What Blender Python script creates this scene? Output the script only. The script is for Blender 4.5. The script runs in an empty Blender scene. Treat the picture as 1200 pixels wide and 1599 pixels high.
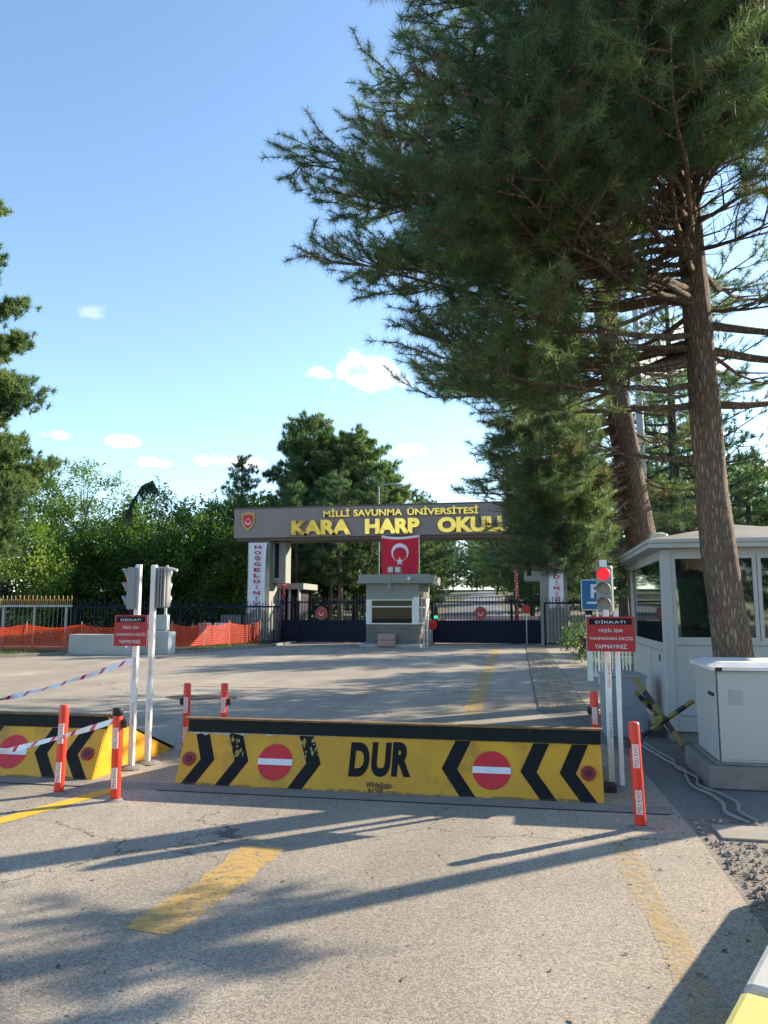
import bpy, math, random
import numpy as np
from mathutils import Vector, Matrix
from math import radians as R, sin, cos, pi

# ------------------------------------------------------------------ camera, sky, sun, exposure
SC = bpy.context.scene
COL = SC.collection
PSI = R(11); TH = math.atan((952-799.5)/1202); F = 1202.0; CAM = Vector((0, 0, 1.6))
cd = bpy.data.cameras.new("camera"); cam = bpy.data.objects.new("camera", cd); COL.objects.link(cam)
cam.location = CAM; cam.rotation_euler = (pi/2+TH, 0, PSI)
cd.sensor_fit = 'VERTICAL'; cd.sensor_height = 36; cd.lens = 1202/1599*36; cd.clip_start = .05; cd.clip_end = 3000
SC.camera = cam
SUN_AZ, SUN_EL = R(49), R(24.5)
sd = bpy.data.lights.new("sun", 'SUN'); sd.energy = 3.9; sd.angle = R(.55); sd.color = (1, .86, .67)
sun = bpy.data.objects.new("sun", sd); COL.objects.link(sun)
SDIR = Vector((sin(SUN_AZ)*cos(SUN_EL), cos(SUN_AZ)*cos(SUN_EL), sin(SUN_EL)))
sun.rotation_euler = SDIR.to_track_quat('Z', 'Y').to_euler()
SC.view_settings.view_transform = 'Standard'; SC.view_settings.look = 'None'
SC.view_settings.exposure = 1.58; SC.view_settings.gamma = 1
SC.cycles.max_bounces = 7; SC.cycles.transparent_max_bounces = 12; SC.cycles.sample_clamp_indirect = 6

_r = Vector((cos(PSI), sin(PSI), 0)); _f = Vector((-sin(PSI)*cos(TH), cos(PSI)*cos(TH), sin(TH)))
_u = Vector((sin(PSI)*sin(TH), -cos(PSI)*sin(TH), cos(TH)))
def proj(p):
    d = p-CAM; w = max(.01, d.dot(_f)); return 600+F*d.dot(_r)/w, 799.5-F*d.dot(_u)/w
def ray(px, py): return _r*((px-600)/F) + _u*((799.5-py)/F) + _f
def gz(px, py, z=0): d = ray(px, py); return CAM + d*((z-1.6)/d.z)      # where that sight line meets a height
def gy(px, py, y): d = ray(px, py); return CAM + d*(y/d.y)              # ... meets the upright plane at y
def gx(px, py, x): d = ray(px, py); return CAM + d*(x/d.x)

W = bpy.data.worlds.new("World"); SC.world = W; W.use_nodes = True
nt = W.node_tree; nt.nodes.clear(); N = nt.nodes.new; L = nt.links.new
out = N('ShaderNodeOutputWorld'); bg = N('ShaderNodeBackground'); sky = N('ShaderNodeTexSky')
sky.sky_type = 'NISHITA'; sky.sun_disc = False; sky.sun_elevation = SUN_EL; sky.sun_rotation = SUN_AZ
sky.altitude = 900; sky.air_density = 1.0; sky.dust_density = .55; sky.ozone_density = 1.0
bg.inputs['Strength'].default_value = .113
tc = N('ShaderNodeTexCoord'); nz = N('ShaderNodeTexNoise'); nz.inputs['Scale'].default_value = 34; nz.inputs['Detail'].default_value = 8
L(tc.outputs['Generated'], nz.inputs['Vector'])
nz2 = N('ShaderNodeTexNoise'); nz2.inputs['Scale'].default_value = 9; nz2.inputs['Detail'].default_value = 3
L(tc.outputs['Generated'], nz2.inputs['Vector'])
def vm(op, a=None, b=None):
    n = N('ShaderNodeVectorMath'); n.operation = op
    for i, v in enumerate((a, b)):
        if v is None: continue
        if isinstance(v, (tuple, Vector)): n.inputs[i].default_value = tuple(v)
        else: L(v, n.inputs[i])
    return n
def mt(op, a, b=None, c=None):
    n = N('ShaderNodeMath'); n.operation = op
    for i, v in enumerate((a, b, c)):
        if v is None: continue
        if isinstance(v, (int, float)): n.inputs[i].default_value = v
        else: L(v, n.inputs[i])
    return n.outputs[0]
acc = None
# small fair-weather clouds: direction, half width, half height (tangent units), density
for (px, py, hw, hh, dn) in ((580, 592, 52, 27, 1.0), (502, 586, 20, 10, .9), (362, 722, 56, 15, .95), (241, 723, 28, 8, .75), (195, 692, 22, 9, .7),
                             (94, 680, 17, 8, .6), (636, 707, 20, 11, .6), (142, 488, 22, 14, .22), (1035, 570, 62, 42, 1.0), (1180, 735, 60, 26, .9), (1040, 690, 40, 20, .7)):
    d = ray(px, py).normalized()
    ax = Vector((d.y, -d.x, 0)).normalized(); ay = ax.cross(d).normalized()
    if ay.z < 0: ay = -ay
    a = mt('DIVIDE', vm('DOT_PRODUCT', tc.outputs['Generated'], ax).outputs['Value'], 1.25*hw/F)
    z = mt('SUBTRACT', vm('DOT_PRODUCT', tc.outputs['Generated'], ay).outputs['Value'], 0.0)
    z = mt('DIVIDE', z, 1.2*hh/F)
    # flatter underside
    z = mt('MAXIMUM', z, mt('MULTIPLY', z, -1.5))
    rr = mt('SQRT', mt('ADD', mt('MULTIPLY', a, a), mt('MULTIPLY', z, z)))
    front = mt('GREATER_THAN', vm('DOT_PRODUCT', tc.outputs['Generated'], d).outputs['Value'], .5)
    n1 = mt('ADD', mt('MULTIPLY', nz.outputs['Fac'], 2.6), mt('MULTIPLY', nz2.outputs['Fac'], .6))
    v = mt('SUBTRACT', mt('ADD', mt('SUBTRACT', 1.0, rr), n1), 1.55)
    mr = N('ShaderNodeMapRange'); mr.interpolation_type = 'SMOOTHSTEP'
    L(v, mr.inputs['Value']); mr.inputs['From Min'].default_value = 0; mr.inputs['From Max'].default_value = .75; mr.inputs['To Max'].default_value = dn
    v = mt('MULTIPLY', mr.outputs['Result'], front)
    acc = v if acc is None else mt('MAXIMUM', acc, v)
mx = N('ShaderNodeMix'); mx.data_type = 'RGBA'
L(acc, mx.inputs['Factor']); tn = N('ShaderNodeMix'); tn.data_type = 'RGBA'; tn.blend_type = 'MULTIPLY'; tn.inputs[0].default_value = 1; L(sky.outputs[0], tn.inputs[6]); tn.inputs[7].default_value = (.92, 1.0, 1.02, 1)   # colour grade: multiplies the sky to a slightly greener blue
L(tn.outputs[2], mx.inputs[6]); mx.inputs[7].default_value = (5.2, 5.1, 4.9, 1)
L(mx.outputs[2], bg.inputs['Color']); L(bg.outputs[0], out.inputs['Surface'])

# ------------------------------------------------------------------ materials
MATS = {}
def newmat(name):
    m = bpy.data.materials.new(name); m.use_nodes = True; m.node_tree.nodes.clear(); return m
class NT:
    def __init__(s, m):
        s.m = m; s.t = m.node_tree; s.out = s.n('ShaderNodeOutputMaterial'); s.tc = s.n('ShaderNodeTexCoord')
    def n(s, t, **k):
        x = s.t.nodes.new(t)
        for a, b in k.items(): setattr(x, a, b)
        return x
    def l(s, a, b): s.t.links.new(a, b)
    def noise(s, scale, detail=4, vec=None, rough=.55, stretch=None):
        x = s.n('ShaderNodeTexNoise'); x.inputs['Scale'].default_value = scale; x.inputs['Detail'].default_value = detail; x.inputs['Roughness'].default_value = rough
        v = vec or s.tc.outputs['Object']
        if stretch:
            mp = s.n('ShaderNodeMapping'); mp.inputs['Scale'].default_value = stretch; s.l(v, mp.inputs['Vector']); v = mp.outputs[0]
        s.l(v, x.inputs['Vector']); return x.outputs['Fac']
    def ramp(s, fac, stops):
        x = s.n('ShaderNodeValToRGB'); e = x.color_ramp.elements
        while len(e) > 1: e.remove(e[-1])
        e[0].position = stops[0][0]; e[0].color = (*stops[0][1], 1)
        for p, c in stops[1:]:
            q = e.new(p); q.color = (*c, 1)
        s.l(fac, x.inputs['Fac']); return x.outputs['Color']
    def rng(s, fac, a, b, c=0., d=1.):
        x = s.n('ShaderNodeMapRange'); s.l(fac, x.inputs['Value'])
        for k, v in (('From Min', a), ('From Max', b), ('To Min', c), ('To Max', d)): x.inputs[k].default_value = v
        return x.outputs['Result']
    def mix(s, fac, a, b, blend='MIX'):
        x = s.n('ShaderNodeMix', data_type='RGBA', blend_type=blend)
        for i, v in ((0, fac), (6, a), (7, b)):
            if isinstance(v, (int, float)): x.inputs[i].default_value = v
            elif isinstance(v, tuple): x.inputs[i].default_value = (*v[:3], 1)
            else: s.l(v, x.inputs[i])
        return x.outputs[2]
    def math(s, op, a, b=0.):
        x = s.n('ShaderNodeMath', operation=op)
        for i, v in ((0, a), (1, b)):
            if isinstance(v, (int, float)): x.inputs[i].default_value = v
            else: s.l(v, x.inputs[i])
        return x.outputs[0]
    def bsdf(s, col, rough=.6, metal=0., bump=None, bstr=.3, bdist=.01, spec=.5, final=True):
        b = s.n('ShaderNodeBsdfPrincipled')
        for k, v in (('Base Color', col), ('Roughness', rough), ('Metallic', metal)):
            if isinstance(v, (int, float)): b.inputs[k].default_value = v
            elif isinstance(v, tuple): b.inputs[k].default_value = (*v[:3], 1)
            else: s.l(v, b.inputs[k])
        b.inputs['Specular IOR Level'].default_value = spec
        if bump is not None:
            x = s.n('ShaderNodeBump'); x.inputs['Strength'].default_value = bstr; x.inputs['Distance'].default_value = bdist
            s.l(bump, x.inputs['Height']); s.l(x.outputs[0], b.inputs['Normal'])
        if final: s.l(b.outputs[0], s.out.inputs['Surface'])
        return b.outputs[0]

def M(name, col, rough=.55, metal=0., var=.15, scale=3., dirt=0., dirtcol=(.09, .075, .06), dscale=2.2, bstr=.15, bscale=60, spec=.5):
    """painted / plain surface: colour drifts a little, dirt in patches, fine grain"""
    if name in MATS: return MATS[name]
    m = newmat(name); t = NT(m)
    n1 = t.noise(scale, 5)
    dk = tuple(c*(1-var) for c in col); lt = tuple(min(1, c*(1+var*.6)) for c in col)
    c = t.ramp(n1, [(.3, dk), (.7, lt)])
    if dirt > 0:
        n2 = t.noise(dscale, 8, rough=.7)
        c = t.mix(t.rng(n2, .66-.22*dirt, .80-.12*dirt, 0, min(1, .35+dirt)), c, dirtcol)
    nb = t.noise(bscale, 3)
    t.bsdf(c, t.rng(n1, .3, .7, max(.05, rough-.08), min(1, rough+.1)), metal, nb, bstr, .004, spec)
    MATS[name] = m; return m

def asphalt(name, base, warm, agg=1.0):
    m = newmat(name); t = NT(m); P = t.tc.outputs['Object']
    big = t.noise(.22, 6, P, .6); mid = t.noise(1.6, 6, P, .65); fine = t.noise(38, 4, P, .7)
    vor = t.n('ShaderNodeTexVoronoi'); vor.inputs['Scale'].default_value = 125; t.l(P, vor.inputs['Vector'])
    stone = t.math('MULTIPLY', vor.outputs['Color'], 1.0)
    sc = t.n('ShaderNodeSeparateColor'); t.l(vor.outputs['Color'], sc.inputs[0])
    c = t.ramp(big, [(.35, tuple(b*.88 for b in base)), (.65, warm)])
    c = t.mix(t.rng(mid, .35, .7, 0, .45), c, tuple(b*.72 for b in base))
    trk = t.noise(1.0, 4, P, .55, (1.1, .06, 1)); c = t.mix(t.rng(trk, .47, .62, 0, .42), c, tuple(b*.66 for b in base))
    blot = t.noise(.8, 7, P, .7); c = t.mix(t.rng(blot, .60, .68, 0, .5), c, tuple(b*.55 for b in base))
    pal = t.noise(.5, 5, P, .6, (1.3, .5, 1)); c = t.mix(t.rng(pal, .56, .70, 0, .5), c, tuple(b*1.35 for b in warm))
    s1 = t.rng(sc.outputs[0], 0, 1, 1-.42*agg, 1+.34*agg)
    cc = t.n('ShaderNodeCombineColor'); [t.l(s1, cc.inputs[i]) for i in range(3)]
    c = t.mix(1.0, c, cc.outputs[0], 'MULTIPLY')
    f1 = t.rng(fine, .3, .7, .86, 1.12)
    cf = t.n('ShaderNodeCombineColor'); [t.l(f1, cf.inputs[i]) for i in range(3)]
    c = t.mix(1.0, c, cf.outputs[0], 'MULTIPLY')
    # rare dark pits
    v3 = t.n('ShaderNodeTexVoronoi'); v3.inputs['Scale'].default_value = 9; t.l(P, v3.inputs['Vector'])
    pit = t.math('LESS_THAN', v3.outputs['Distance'], .085)
    s3 = t.n('ShaderNodeSeparateColor'); t.l(v3.outputs['Color'], s3.inputs[0])
    pit = t.math('MULTIPLY', pit, t.math('GREATER_THAN', s3.outputs[1], .55))
    c = t.mix(t.math('MULTIPLY', pit, .75), c, (.05, .045, .04))
    # cracks
    dn = t.noise(2.2, 5, P, .6)
    ad = t.n('ShaderNodeVectorMath', operation='MULTIPLY_ADD'); t.l(P, ad.inputs[0]); ad.inputs[1].default_value = (1, 1, 1)
    cx = t.n('ShaderNodeCombineXYZ'); t.l(dn, cx.inputs[0]); t.l(mid, cx.inputs[1]); t.l(cx.outputs[0], ad.inputs[2])
    v2 = t.n('ShaderNodeTexVoronoi', feature='DISTANCE_TO_EDGE'); v2.inputs['Scale'].default_value = .27; t.l(ad.outputs[0], v2.inputs['Vector'])
    ck = t.math('LESS_THAN', v2.outputs['Distance'], .0028)
    ck = t.math('MULTIPLY', ck, t.rng(big, .44, .52))
    c = t.mix(t.math('MULTIPLY', ck, .7), c, (.045, .043, .04))
    h = t.math('ADD', t.math('MULTIPLY', vor.outputs['Distance'], -1.0), t.math('MULTIPLY', pit, -1.5))
    t.bsdf(c, .88, 0, h, .30*agg, .005, .25)
    MATS[name] = m; return m

def bark(name, c1, c2, c3):
    m = newmat(name); t = NT(m)
    v = t.n('ShaderNodeTexVoronoi', feature='DISTANCE_TO_EDGE'); v.inputs['Scale'].default_value = 1.0
    mp = t.n('ShaderNodeMapping'); mp.inputs['Scale'].default_value = (30, 30, 6); t.l(t.tc.outputs['Object'], mp.inputs['Vector'])
    nn = t.n('ShaderNodeTexNoise'); nn.inputs['Scale'].default_value = 2.5; nn.inputs['Detail'].default_value = 6; t.l(mp.outputs[0], nn.inputs['Vector'])
    ad = t.n('ShaderNodeVectorMath', operation='ADD'); t.l(mp.outputs[0], ad.inputs[0]); t.l(nn.outputs['Color'], ad.inputs[1]); t.l(ad.outputs[0], v.inputs['Vector'])
    n1 = t.noise(5, 8, stretch=(1, 1, .25)); n2 = t.noise(30, 6, stretch=(1, 1, .3), rough=.7)
    c = t.ramp(n1, [(.3, c1), (.5, c2), (.72, c3)])
    c = t.mix(t.rng(n2, .3, .7, 0, .5), c, tuple(x*1.5 for x in c2))
    c = t.mix(t.rng(v.outputs['Distance'], .0, .22, .55, 0), c, tuple(x*.4 for x in c1))
    h = t.math('ADD', t.rng(v.outputs['Distance'], 0, .25), t.math('MULTIPLY', n2, .5))
    t.bsdf(c, .9, 0, h, .9, .03, .2)
    MATS[name] = m; return m

def leafmat(name, stops, trans=.35, rough=.5):
    m = newmat(name); t = NT(m)
    a = t.n('ShaderNodeAttribute', attribute_name='tint')
    c = t.ramp(a.outputs['Fac'], stops)
    b = t.bsdf(c, rough, spec=.35, final=False)
    tr = t.n('ShaderNodeBsdfTranslucent'); t.l(t.mix(1.0, c, (1.25, 1.3, .7), 'MULTIPLY'), tr.inputs['Color'])
    ms = t.n('ShaderNodeMixShader'); ms.inputs[0].default_value = trans
    t.l(b, ms.inputs[1]); t.l(tr.outputs[0], ms.inputs[2]); t.l(ms.outputs[0], t.out.inputs['Surface'])
    MATS[name] = m; return m

def glass(name, tint, keep, rough=.03):
    m = newmat(name); t = NT(m)
    tr = t.n('ShaderNodeBsdfTransparent'); tr.inputs[0].default_value = (*tint, 1)
    gl = t.n('ShaderNodeBsdfGlossy'); gl.inputs['Color'].default_value = (.9, .95, .93, 1); gl.inputs['Roughness'].default_value = rough
    df = t.n('ShaderNodeBsdfDiffuse'); df.inputs[0].default_value = (.10, .13, .12, 1)
    fr = t.n('ShaderNodeFresnel'); fr.inputs[0].default_value = 1.45
    f = t.math('MINIMUM', t.math('ADD', t.math('MULTIPLY', fr.outputs[0], .8 if keep else .4), keep), 1.0)
    d = t.n('ShaderNodeMixShader'); d.inputs[0].default_value = .06; t.l(tr.outputs[0], d.inputs[1]); t.l(df.outputs[0], d.inputs[2])
    ms = t.n('ShaderNodeMixShader'); t.l(f, ms.inputs[0]); t.l(d.outputs[0], ms.inputs[1]); t.l(gl.outputs[0], ms.inputs[2])
    t.l(ms.outputs[0], t.out.inputs['Surface']); MATS[name] = m; return m

def emis(name, col, s):
    m = newmat(name); t = NT(m)
    e = t.n('ShaderNodeEmission'); e.inputs[0].default_value = (*col, 1); e.inputs[1].default_value = s
    g = t.n('ShaderNodeTexWave', wave_type='BANDS', bands_direction='Z'); g.inputs['Scale'].default_value = 45
    t.l(t.tc.outputs['Object'], g.inputs[0]); t.l(t.rng(g.outputs['Fac'], 0, 1, s*.55, s), e.inputs[1])
    t.l(e.outputs[0], t.out.inputs['Surface']); MATS[name] = m; return m

def netmat(name, col, nu, nv, wu, wv):
    """plastic safety net: strands of width wu/wv in a grid, holes between, by the mesh's own UVs (metres)"""
    m = newmat(name); t = NT(m)
    sx = t.n('ShaderNodeSeparateXYZ'); t.l(t.tc.outputs['UV'], sx.inputs[0])
    n = t.noise(1.2, 3)
    u = t.math('FRACT', t.math('MULTIPLY', sx.outputs[0], nu)); v = t.math('FRACT', t.math('MULTIPLY', t.math('ADD', sx.outputs[1], t.math('MULTIPLY', n, .08)), nv))
    s = t.math('MAXIMUM', t.math('LESS_THAN', u, wu), t.math('LESS_THAN', v, wv))
    b = t.bsdf(t.ramp(n, [(.3, tuple(c*.75 for c in col)), (.7, col)]), .6, final=False)
    tl = t.n('ShaderNodeBsdfTranslucent'); tl.inputs[0].default_value = (*col, 1)
    m2 = t.n('ShaderNodeMixShader'); m2.inputs[0].default_value = .35; t.l(b, m2.inputs[1]); t.l(tl.outputs[0], m2.inputs[2])
    tr = t.n('ShaderNodeBsdfTransparent'); ms = t.n('ShaderNodeMixShader'); t.l(s, ms.inputs[0]); t.l(tr.outputs[0], ms.inputs[1]); t.l(m2.outputs[0], ms.inputs[2])
    t.l(ms.outputs[0], t.out.inputs['Surface']); MATS[name] = m; return m

def worn_paint(name, col, under, edge=.5, dens=.5, scale=7):
    """road / barrier paint with bare patches (holes show the surface below when under is None)"""
    m = newmat(name); t = NT(m)
    n = t.noise(scale, 9, rough=.75); n2 = t.noise(1.3, 4)
    b = t.bsdf(t.ramp(n2, [(.3, tuple(c*.82 for c in col)), (.7, col)]), .75, 0, t.noise(80, 3), .3, .004, .3, final=False)
    f = t.rng(t.math('ADD', t.math('MULTIPLY', n, .75), t.math('MULTIPLY', n2, .25)), edge-.06, edge+.04, 0, dens)
    tr = t.n('ShaderNodeBsdfTransparent'); ms = t.n('ShaderNodeMixShader'); t.l(f, ms.inputs[0]); t.l(tr.outputs[0], ms.inputs[1]); t.l(b, ms.inputs[2])
    t.l(ms.outputs[0], t.out.inputs['Surface']); MATS[name] = m; return m

ROAD = asphalt('road_asphalt', (.34, .297, .24), (.41, .355, .285))
YARD = asphalt('yard_asphalt', (.19, .185, .18), (.23, .22, .20), .7)
EARTH = M('earth', (.10, .10, .055), .95, var=.35, scale=1.2, bstr=.8, bscale=20, dirt=.3, dirtcol=(.06, .075, .03))
GRAVEL = M('loose_gravel', (.23, .20, .17), .95, var=.6, scale=45, bstr=1, bscale=55)
CONC = M('concrete', (.40, .40, .385), .8, var=.12, scale=4, dirt=.35, dirtcol=(.2, .19, .17), bstr=.3)
CONCD = M('dark_concrete', (.21, .20, .185), .9, var=.25, scale=5, dirt=.4, bstr=.4)
YEL = M('barrier_yellow', (.66, .33, .009), .42, var=.16, scale=1.7, dirt=.55, dirtcol=(.33, .17, .02), dscale=2.6, bstr=.06)
BLK = M('barrier_black', (.011, .011, .012), .6, spec=.2, var=.3, scale=5, dirt=.12, dirtcol=(.25, .2, .1), dscale=14, bstr=.05)
DARKSTEEL = M('dark_plate_steel', (.010, .017, .019), .6, spec=.2, var=.35, scale=3, dirt=.3, dirtcol=(.09, .06, .035), dscale=5)
RUST = M('rusty_edge_steel', (.20, .11, .04), .75, var=.5, scale=9)
REDP = M('sign_red', (.62, .016, .022), .4, var=.12, scale=3, bstr=.03)
REDO = M('bollard_orange_red', (.80, .045, .02), .38, var=.12, scale=6, dirt=.15, dirtcol=(.2, .03, .02), dscale=9, bstr=.05)
WHT = M('white_paint', (.74, .74, .72), .45, var=.08, scale=4, dirt=.2, dirtcol=(.4, .38, .34), bstr=.04)
WHTP = M('white_panel', (.43, .44, .43), .45, var=.06, scale=1.4, dirt=.22, dirtcol=(.38, .37, .34), dscale=1.4, bstr=.03)
ALU = M('aluminium', (.62, .63, .64), .35, .7, var=.1, scale=6, bstr=.04)
GREYP = M('grey_paint', (.24, .255, .25), .5, var=.1, scale=3, dirt=.25, bstr=.05)
CABG = M('cabinet_grey', (.27, .30, .33), .45, var=.08, scale=1.6, dirt=.2, dirtcol=(.16, .15, .14))
RUBB = M('black_rubber', (.022, .022, .022), .7, var=.2, scale=9)
NAVY = M('navy_steel', (.010, .013, .035), .6, spec=.2, var=.15, scale=2)
BEAMM = M('gate_brown_cladding', (.27, .21, .20), .6, var=.12, scale=.7, dirt=.3, dirtcol=(.17, .13, .12), dscale=1.1, bstr=.05)
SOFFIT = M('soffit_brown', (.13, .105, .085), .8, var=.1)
WALLG = M('olive_grey_render', (.27, .275, .24), .8, var=.1, scale=1.2, dirt=.2, dirtcol=(.2, .2, .17))
GOLD = M('gold_metal', (.95, .60, .12), .30, 1.0, var=.12, scale=2.5, bstr=.04)
FLAGR = M('flag_red', (.66, .012, .035), .75, var=.08, scale=2)
FLAGW = M('cloth_white', (.76, .76, .78), .8, var=.05, scale=3)
BANNR = M('banner_crimson', (.50, .02, .10), .8, var=.05)
PINK = M('pinkish_concrete', (.40, .27, .22), .8, var=.15, scale=6, dirt=.3)
BLUE = M('sign_blue', (.015, .14, .36), .4, var=.1)
FIN = M('fence_green_grey', (.22, .24, .225), .6, var=.1)
SILV = M('silver_fence', (.50, .52, .52), .5, .3, var=.1)
OCHRE = M('ochre_spikes', (.33, .20, .045), .6, var=.15)
BARK = bark('pine_bark', (.15, .10, .07), (.25, .185, .135), (.33, .21, .14))
BARKD = bark('dark_bark', (.06, .048, .04), (.11, .09, .075), (.15, .12, .09))
PINE1 = leafmat('pine_needles', [(0, (.065, .11, .068)), (.35, (.115, .178, .092)), (.7, (.165, .222, .098)), (.90, (.20, .235, .11)), (.93, (.13, .10, .065)), (1, (.17, .12, .075))], .45)
PINE2 = leafmat('pine_needles_far', [(0, (.052, .098, .055)), (.5, (.105, .175, .080)), (.85, (.17, .24, .095)), (1, (.22, .27, .12))], .45)
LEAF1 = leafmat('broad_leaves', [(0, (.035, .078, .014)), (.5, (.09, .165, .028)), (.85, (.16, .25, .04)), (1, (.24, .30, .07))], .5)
LEAF2 = leafmat('bush_leaves', [(0, (.03, .07, .02)), (.6, (.07, .15, .04)), (1, (.22, .28, .1))], .4)
GRASSM = leafmat('grass_blades', [(0, (.05, .09, .02)), (.6, (.10, .15, .04)), (1, (.22, .2, .09))], .3)
GLB = glass('booth_glass', (.10, .20, .17), .10)
GLG = glass('guardhouse_glass', (.10, .11, .11), .0)
REDLIT = emis('lit_red_lens', (1, .02, .03), .75)
GRNLIT = emis('lit_green_lens', (.05, .9, .5), .6)
LENS = M('unlit_lens', (.20, .18, .15), .2, var=.3, scale=40)
NET = netmat('orange_net', (.85, .085, .02), 11, 11, .34, .5)

# ------------------------------------------------------------------ mesh helpers
class MB:
    def __init__(s): s.v = []; s.f = []; s.mi = []; s.uv = None
    def add(s, vs, fs, mi=0):
        o = len(s.v); s.v.extend([tuple(p) for p in vs]); s.f.extend([tuple(i+o for i in f) for f in fs]); s.mi.extend([mi]*len(fs)); return s
    def box(s, x0, x1, y0, y1, z0, z1, mi=0, mat=None):
        vs = [Vector(p) for p in ((x0,y0,z0),(x1,y0,z0),(x1,y1,z0),(x0,y1,z0),(x0,y0,z1),(x1,y0,z1),(x1,y1,z1),(x0,y1,z1))]
        if mat: vs = [mat @ p for p in vs]
        return s.add(vs, [(0,3,2,1),(4,5,6,7),(0,1,5,4),(1,2,6,5),(2,3,7,6),(3,0,4,7)], mi)
    def tube(s, pts, rad, n=8, mi=0, cap=True):
        pts = [Vector(p) for p in pts]; k = len(pts)
        if isinstance(rad, (int, float)): rad = [rad]*k
        o = len(s.v); up = None
        for i, p in enumerate(pts):
            t = (pts[min(i+1, k-1)]-pts[max(i-1, 0)]).normalized()
            if up is None:
                up = Vector((0, 0, 1)) if abs(t.z) < .9 else Vector((0, -1, 0))
            a = t.cross(up); 
            if a.length < 1e-4: a = t.orthogonal()
            a.normalize(); b = a.cross(t).normalized(); up = b
            for j in range(n):
                q = 2*pi*j/n; w = p + (a*cos(q)+b*sin(q))*rad[i]; s.v.append((w.x, w.y, w.z))
        for i in range(k-1):
            for j in range(n):
                s.f.append((o+i*n+j, o+i*n+(j+1) % n, o+(i+1)*n+(j+1) % n, o+(i+1)*n+j)); s.mi.append(mi)
        if cap and n > 2:
            s.f.append(tuple(o+j for j in range(n))[::-1]); s.mi.append(mi)
            s.f.append(tuple(o+(k-1)*n+j for j in range(n))); s.mi.append(mi)
        return s
    def lathe(s, prof, n=20, c=(0, 0, 0), mi=0, mat=None):
        o = len(s.v); c = Vector(c)
        for r_, z in prof:
            for j in range(n):
                q = 2*pi*j/n; p = Vector((r_*cos(q), r_*sin(q), z))
                if mat: p = mat @ p
                s.v.append(tuple(p+c))
        k = len(prof)
        for i in range(k-1):
            for j in range(n):
                s.f.append((o+i*n+j, o+i*n+(j+1) % n, o+(i+1)*n+(j+1) % n, o+(i+1)*n+j)); s.mi.append(mi)
        s.f.append(tuple(o+j for j in range(n))[::-1]); s.mi.append(mi)
        s.f.append(tuple(o+(k-1)*n+j for j in range(n))); s.mi.append(mi)
        return s
    def prism(s, poly, mat, d, mi=0):
        """poly in local (x,y), placed by mat, thickness d along local z"""
        k = len(poly); vs = [mat @ Vector((x, y, 0)) for x, y in poly] + [mat @ Vector((x, y, d)) for x, y in poly]
        fs = [tuple(range(k))[::-1], tuple(range(k, 2*k))] + [(i, (i+1) % k, k+(i+1) % k, k+i) for i in range(k)]
        return s.add(vs, fs, mi)
    def build(s, name, mats, parent=None, smooth=False, bev=0., loc=None):
        me = bpy.data.meshes.new(name)
        vs = s.v
        if loc is not None: vs = [(x-loc[0], y-loc[1], z-loc[2]) for x, y, z in vs]
        me.from_pydata(vs, [], s.f)
        if not isinstance(mats, (list, tuple)): mats = [mats]
        for m in mats: me.materials.append(m)
        if len(mats) > 1: me.polygons.foreach_set('material_index', s.mi)
        if smooth: me.polygons.foreach_set('use_smooth', [True]*len(s.f))
        if s.uv:
            ul = me.uv_layers.new(name='UVMap')
            for i, l in enumerate(me.loops): ul.data[i].uv = s.uv[l.vertex_index]
        me.update()
        o = bpy.data.objects.new(name, me); COL.objects.link(o)
        if parent is not None: o.parent = parent
        elif loc is not None: o.location = loc
        if bev:
            b = o.modifiers.new('bevel', 'BEVEL'); b.width = bev; b.segments = 2; b.limit_method = 'ANGLE'
        return o

def thing(name, label, cat, loc=(0, 0, 0), group=None, rz=0):
    o = bpy.data.objects.new(name, None); COL.objects.link(o); o.location = loc; o.rotation_euler = (0, 0, rz); o.empty_display_size = .2
    o['label'] = label; o['category'] = cat
    if group: o['group'] = group
    return o
def tag(o, label, cat, group=None):
    o['label'] = label; o['category'] = cat
    if group: o['group'] = group
    return o
def struct(o): o['kind'] = 'structure'; return o
def copytree(o, parent=None):
    c = o.copy(); COL.objects.link(c)
    if parent is not None: c.parent = parent
    for ch in list(o.children): copytree(ch, c)
    return c
def frame(o, x, y):
    """matrix with origin o, local x, local y, z = x cross y"""
    x = Vector(x).normalized(); y = Vector(y).normalized(); z = x.cross(y).normalized(); y = z.cross(x)
    m = Matrix((x, y, z)).transposed().to_4x4(); m.translation = Vector(o); return m

_T = {}
def textmesh(s, bold=0.0, ext=.0, spacing=1.0, res=3):
    key = (s, bold, ext, spacing, res)
    if key in _T: return _T[key]
    cu = bpy.data.curves.new('t', 'FONT'); cu.body = s; cu.size = 1; cu.offset = bold; cu.extrude = ext; cu.space_character = spacing
    cu.resolution_u = res; cu.align_x = 'CENTER'; cu.space_line = .85
    o = bpy.data.objects.new('t', cu); COL.objects.link(o)
    bpy.context.view_layer.update()
    me = bpy.data.meshes.new_from_object(o.evaluated_get(bpy.context.evaluated_depsgraph_get()))
    v = [tuple(x.co) for x in me.vertices]; f = [tuple(p.vertices) for p in me.polygons]
    bpy.data.objects.remove(o); bpy.data.curves.remove(cu); bpy.data.meshes.remove(me)
    xs = [p[0] for p in v]; ys = [p[1] for p in v]
    bb = (min(xs), max(xs), min(ys), max(ys)); _T[key] = (v, f, bb); return _T[key]
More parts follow.
